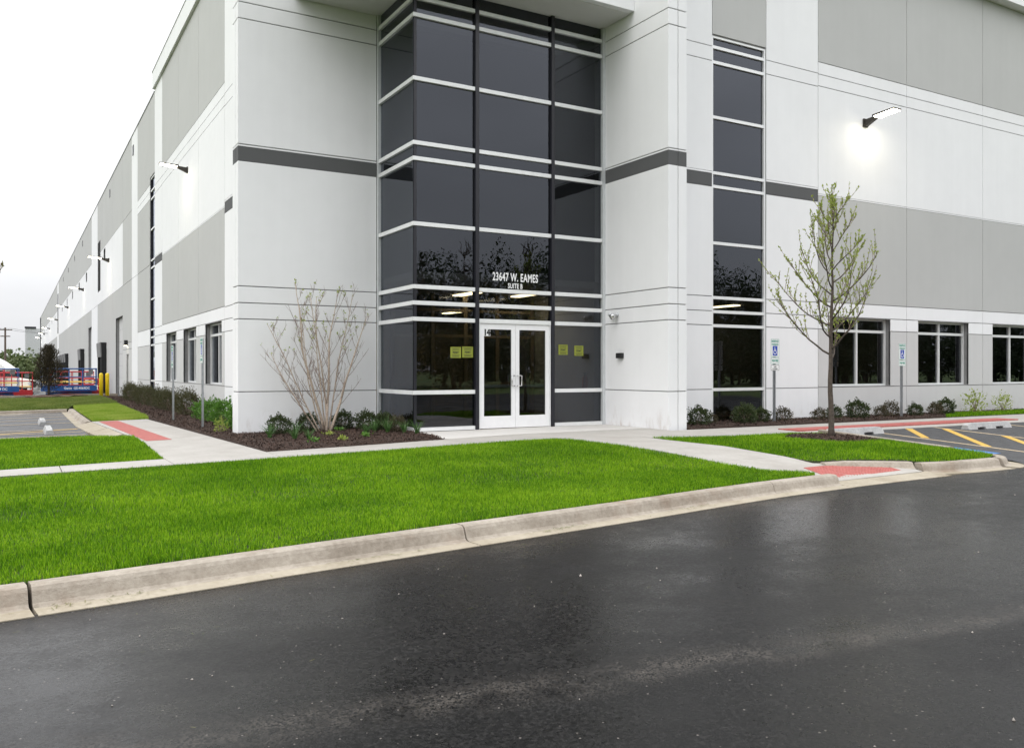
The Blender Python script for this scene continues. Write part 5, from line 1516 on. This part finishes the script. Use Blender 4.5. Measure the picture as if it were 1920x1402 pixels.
scissor_lift((4.55, 64.8, CZ), R(88), 2.2, .9, 'lift_red', 'lift_red', 'lift_red', 'red scissor lift end-on between the blue lift and the bollards', None, 1.1, 2.0)

# ------------------------------------------------------------------ white tractor unit
def truck(loc, rz, label):
    o = tag(empty('truck', loc, rz), label, 'truck')
    b = lambda mb, n, m, bv=0.0, sm=False: mb.build(n, m, o, bevel=bv, smooth=sm, world_space=False)
    # local: +X forward, length about 6.6 m
    b(MB().box(-3.4, 2.9, -.45, .45, .55, .85), 'frame', M['black'])
    b(MB().box(-1.5, 1.0, -1.2, 1.2, .95, 2.75), 'cab', M['truck_white'], .08)
    b(MB().hexa([(1.0, -1.05, .9), (3.1, -.95, .9), (3.1, .95, .9), (1.0, 1.05, .9), (1.0, -1.0, 1.95), (3.0, -.8, 1.6), (3.0, .8, 1.6), (1.0, 1.0, 1.95)]), 'bonnet', M['truck_cream'], .08)
    # roof fairing: sweeps up to the back
    mb = MB(); prof = [(1.05, 2.76), (.7, 3.05), (.2, 3.42), (-.5, 3.78), (-1.2, 4.0), (-1.5, 4.02), (-1.5, 2.76)]
    mb.poly([(x, -1.15, z) for x, z in prof]); mb.poly([(x, 1.15, z) for x, z in prof[::-1]])
    for i in range(len(prof)):
        j = (i+1) % len(prof)
        mb.poly([(prof[i][0], -1.15, prof[i][1]), (prof[i][0], 1.15, prof[i][1]), (prof[j][0], 1.15, prof[j][1]), (prof[j][0], -1.15, prof[j][1])])
    b(mb, 'roof_fairing', M['truck_white'])
    b(MB().hexa([(1.0, -1.08, 1.98), (1.06, -1.08, 1.98), (1.06, 1.08, 1.98), (1.0, 1.08, 1.98), (.92, -1.0, 2.68), (.98, -1.0, 2.68), (.98, 1.0, 2.68), (.92, 1.0, 2.68)]), 'windshield', M['black'])
    b(MB().box(1.0, 1.35, -1.05, 1.05, 2.70, 2.80), 'sun_visor', M['truck_white'], .03)
    for sy in (-1, 1):
        b(MB().box(.1, .85, sy*1.2-.01, sy*1.2+.01, 1.95, 2.6), 'side_window', M['black'])
        b(MB().box(-.05, .95, sy*1.205-.008, sy*1.205+.008, 1.0, 1.9), 'door', M['truck_white'], .0)
        b(MB().box(.98, 1.1, sy*1.38-.1, sy*1.38+.1, 1.9, 2.5), 'mirror', M['black'], .02)
        b(MB().box(2.9, 3.12, sy*.72-.16, sy*.72+.16, 1.15, 1.4), 'headlight', M['jamb'], .03)
        b(MB().lathe([(.30, 0), (.30, 1.2)], (-.9, sy*1.0, .65), 14, 'X'), 'fuel_tank', M['chrome'])
        for x, r_ in ((2.2, .5), (-2.0, .5), (-3.0, .5)):
            wh = empty('wheel', (x, sy*1.0, .5), 0, o)
            MB().lathe([(r_*.8, -.14), (r_, -.11), (r_, .11), (r_*.8, .14)], (0, 0, 0), 20, 'Y').build('tyre', M['rubber'], wh, world_space=False)
            MB().lathe([(.27, -.15), (.27, .15)], (0, 0, 0), 14, 'Y').build('rim', M['chrome'], wh, world_space=False)
    b(MB().box(2.95, 3.2, -1.15, 1.15, .45, .85), 'bumper', M['truck_white'], .05)
    b(MB().box(3.04, 3.1, -.55, .55, .95, 1.5), 'grille', M['black'])
    return o
truck((-1.25, 96.0, CZ), R(-22), 'white tractor unit with a swept roof fairing behind the leftmost blue lift')

# ------------------------------------------------------------------ utility pole and wires
o = tag(empty('utility_pole', (-1.35, 170, -1)), 'dark wooden utility pole with two crossarms in front of the far trees', 'utility pole')
MB().tube([(-1.35, 170, -1.5), (-1.35, 170, 8.6)], [.2, .14], 10).build('pole', M['wood'], o)
for z, w in ((8.2, 1.05), (7.1, .75)):
    MB().box(-1.35-w, -1.35+w, 169.8, 169.95, z-.08, z+.08).build('crossarm', M['wood'], o)
    for x in (-.9, -.45, .45, .9):
        if abs(x) < w: MB().lathe([(.05, 0), (.06, .08), (.03, .16)], (-1.35+x, 169.88, z+.08), 8).build('insulator', M['jamb'], o)
for i, (x, z) in enumerate(((-.9, 8.45), (.9, 8.45))):
    pts = [(-60+6.2*k, 170, z-1.6*(1-((k-5)/5)**2)*.5+.3*((k-5)/5)**2) for k in range(11)]
    pts = [(-1.35+x-60*(1-k/10), 169.9, z+8*((k/10-1)**2)*.25-2.0*math.sin(math.pi*k/10)*.6) for k in range(11)] + [(-1.35+x+9*k/5, 169.9+4*k, z-.25*math.sin(math.pi*k/5)) for k in range(1, 6)]
    tag(MB().tube(pts, .03, 4).build('overhead_wire', M['wire'], None), 'thin overhead wire strung from the ' + ('left' if i == 0 else 'right') + ' end of the pole crossarm', 'wire', 'overhead wires')

# ------------------------------------------------------------------ far metal-clad block at the end of the building
o = tag(empty('metal_clad_block', (4.0, 262, -1.5)), 'pale ribbed metal block at the far end of the warehouse', 'building')
mb = MB()
for k in range(14):
    x = 2.55+k*.24; mb.box(x, x+.14, 259.95, 260.0, -1.5, 12.3)
mb.box(2.5, 5.9, 260.0, 268, -1.5, 12.3)
mb.build('cladding', simple('pale_ribbed_metal', (0.55, 0.56, 0.57), .5, .1), o)
MB().box(2.35, 5.0, 259.7, 260.0, 12.3, 12.8).build('roof_edge', M['black_alu'], o)
MB().box(2.35, 4.3, 259.6, 259.94, 4.4, 4.9).build('band', M['black_alu'], o)

# ------------------------------------------------------------------ woods: far left, and the roadside trees across the road that the glass mirrors
def wood(name, spots, mat, n_per, size, label, trunks=True, bare=0):
    Vs, Fs, off = [], [], 0; rg = np.random.default_rng(len(spots)); tb = MB()
    for i, (x, y, z, r, h) in enumerate(spots):
        d = rg.normal(0, 1, (n_per, 3)); d /= np.linalg.norm(d, axis=1, keepdims=True)
        lob = 1+.28*np.sin(d[:, 0]*4+i)*np.sin(d[:, 1]*5+2*i)+.2*np.sin(d[:, 2]*7+d[:, 0]*6+i)
        P = d*(rg.uniform(.25, 1, n_per)**.4*lob)[:, None]*np.array([r, r, h*.45])+np.array([x, y, z+h*.55])
        V, F = leaf_cards(P, size, .2, .8)
        Vs.append(V); Fs.append(F+off); off += len(V)
        if trunks: tb.tube([(x, y, z), (x+rg.normal(0, .2), y, z+h*.5), (x+rg.normal(0, .3), y, z+h*.85)], [r*.07, r*.05, r*.015], 6)
    o = link(name, arrays_mesh(name, np.concatenate(Vs), np.concatenate(Fs)), mat)
    tag(o, label, 'trees', kind='stuff')
    if trunks: tb.build('trunks', M['bark_grey'], o)
    return o
rg = np.random.default_rng(21)
sp = [(-62+3.3*i+rg.normal(0, 1), 205+rg.uniform(0, 22), -2, rg.uniform(3.6, 5), (6.0+rg.uniform(-.8, .8)+max(0, (-4-(-62+3.3*i))*.05))) for i in range(20)]
sp += [(-62+5*i, 240+rg.uniform(0, 15), -2, 6, 8+rg.uniform(-1, 1.5)) for i in range(14)]
wood('far_wood', sp, M['wood_far'], 900, (.5, 1.1), 'pale green belt of trees beyond the truck court at the far left')
sp = []
for i in range(60):
    x = -18+3.2*i+rg.normal(0, 1.2)
    sp.append((x, -46+rg.uniform(-5, 4), -.4, rg.uniform(3.4, 5.0), rg.uniform(12.5, 16.5)))
for i in range(40):
    sp.append((-20+5*i+rg.normal(0, 1), -40+rg.uniform(-2, 3), -.4, rg.uniform(2.8, 3.8), rg.uniform(5.0, 7.5)))
wood('roadside_wood', sp, M['wood_near'], 4200, (.14, .36), 'dark belt of roadside trees mirrored in the entrance glass')
bt = MB(); rnd = random.Random(4)
for i in range(16):
    x = 22+6.2*i+rnd.uniform(-2, 2); y = -43+rnd.uniform(-2, 2); H = rnd.uniform(13.0, 16.5)
    tp = curve((x, y, -.4), (0, 0, 1), H, 8, .1, .05, rnd); bt.tube(tp, list(np.linspace(.16, .02, 9)), 6)
    for j in range(22):
        k = rnd.uniform(.35, .97); q = tp[int(k*8)].lerp(tp[min(8, int(k*8)+1)], (k*8) % 1); a = rnd.uniform(0, 6.28)
        bp = curve(q, (math.cos(a), math.sin(a), .7), rnd.uniform(1.0, 3.0)*(1.2-k*.7), 5, .6, .1, rnd); bt.tube(bp, list(np.linspace(.05, .012, 6)), 4, False)
        for _ in range(4):
            u = rnd.uniform(.3, 1); q2 = bp[int(u*4)]; a = rnd.uniform(0, 6.28)
            bt.tube(curve(q2, (math.cos(a)*.6, math.sin(a)*.6, .8), rnd.uniform(.5, 1.2), 3, .4, .1, rnd), [.022, .018, .014, .009], 4, False)
tag(bt.build('roadside_bare_trees', M['bark_grey'], None), 'bare-branched roadside trees mirrored in the entrance glass', 'trees', kind='stuff')
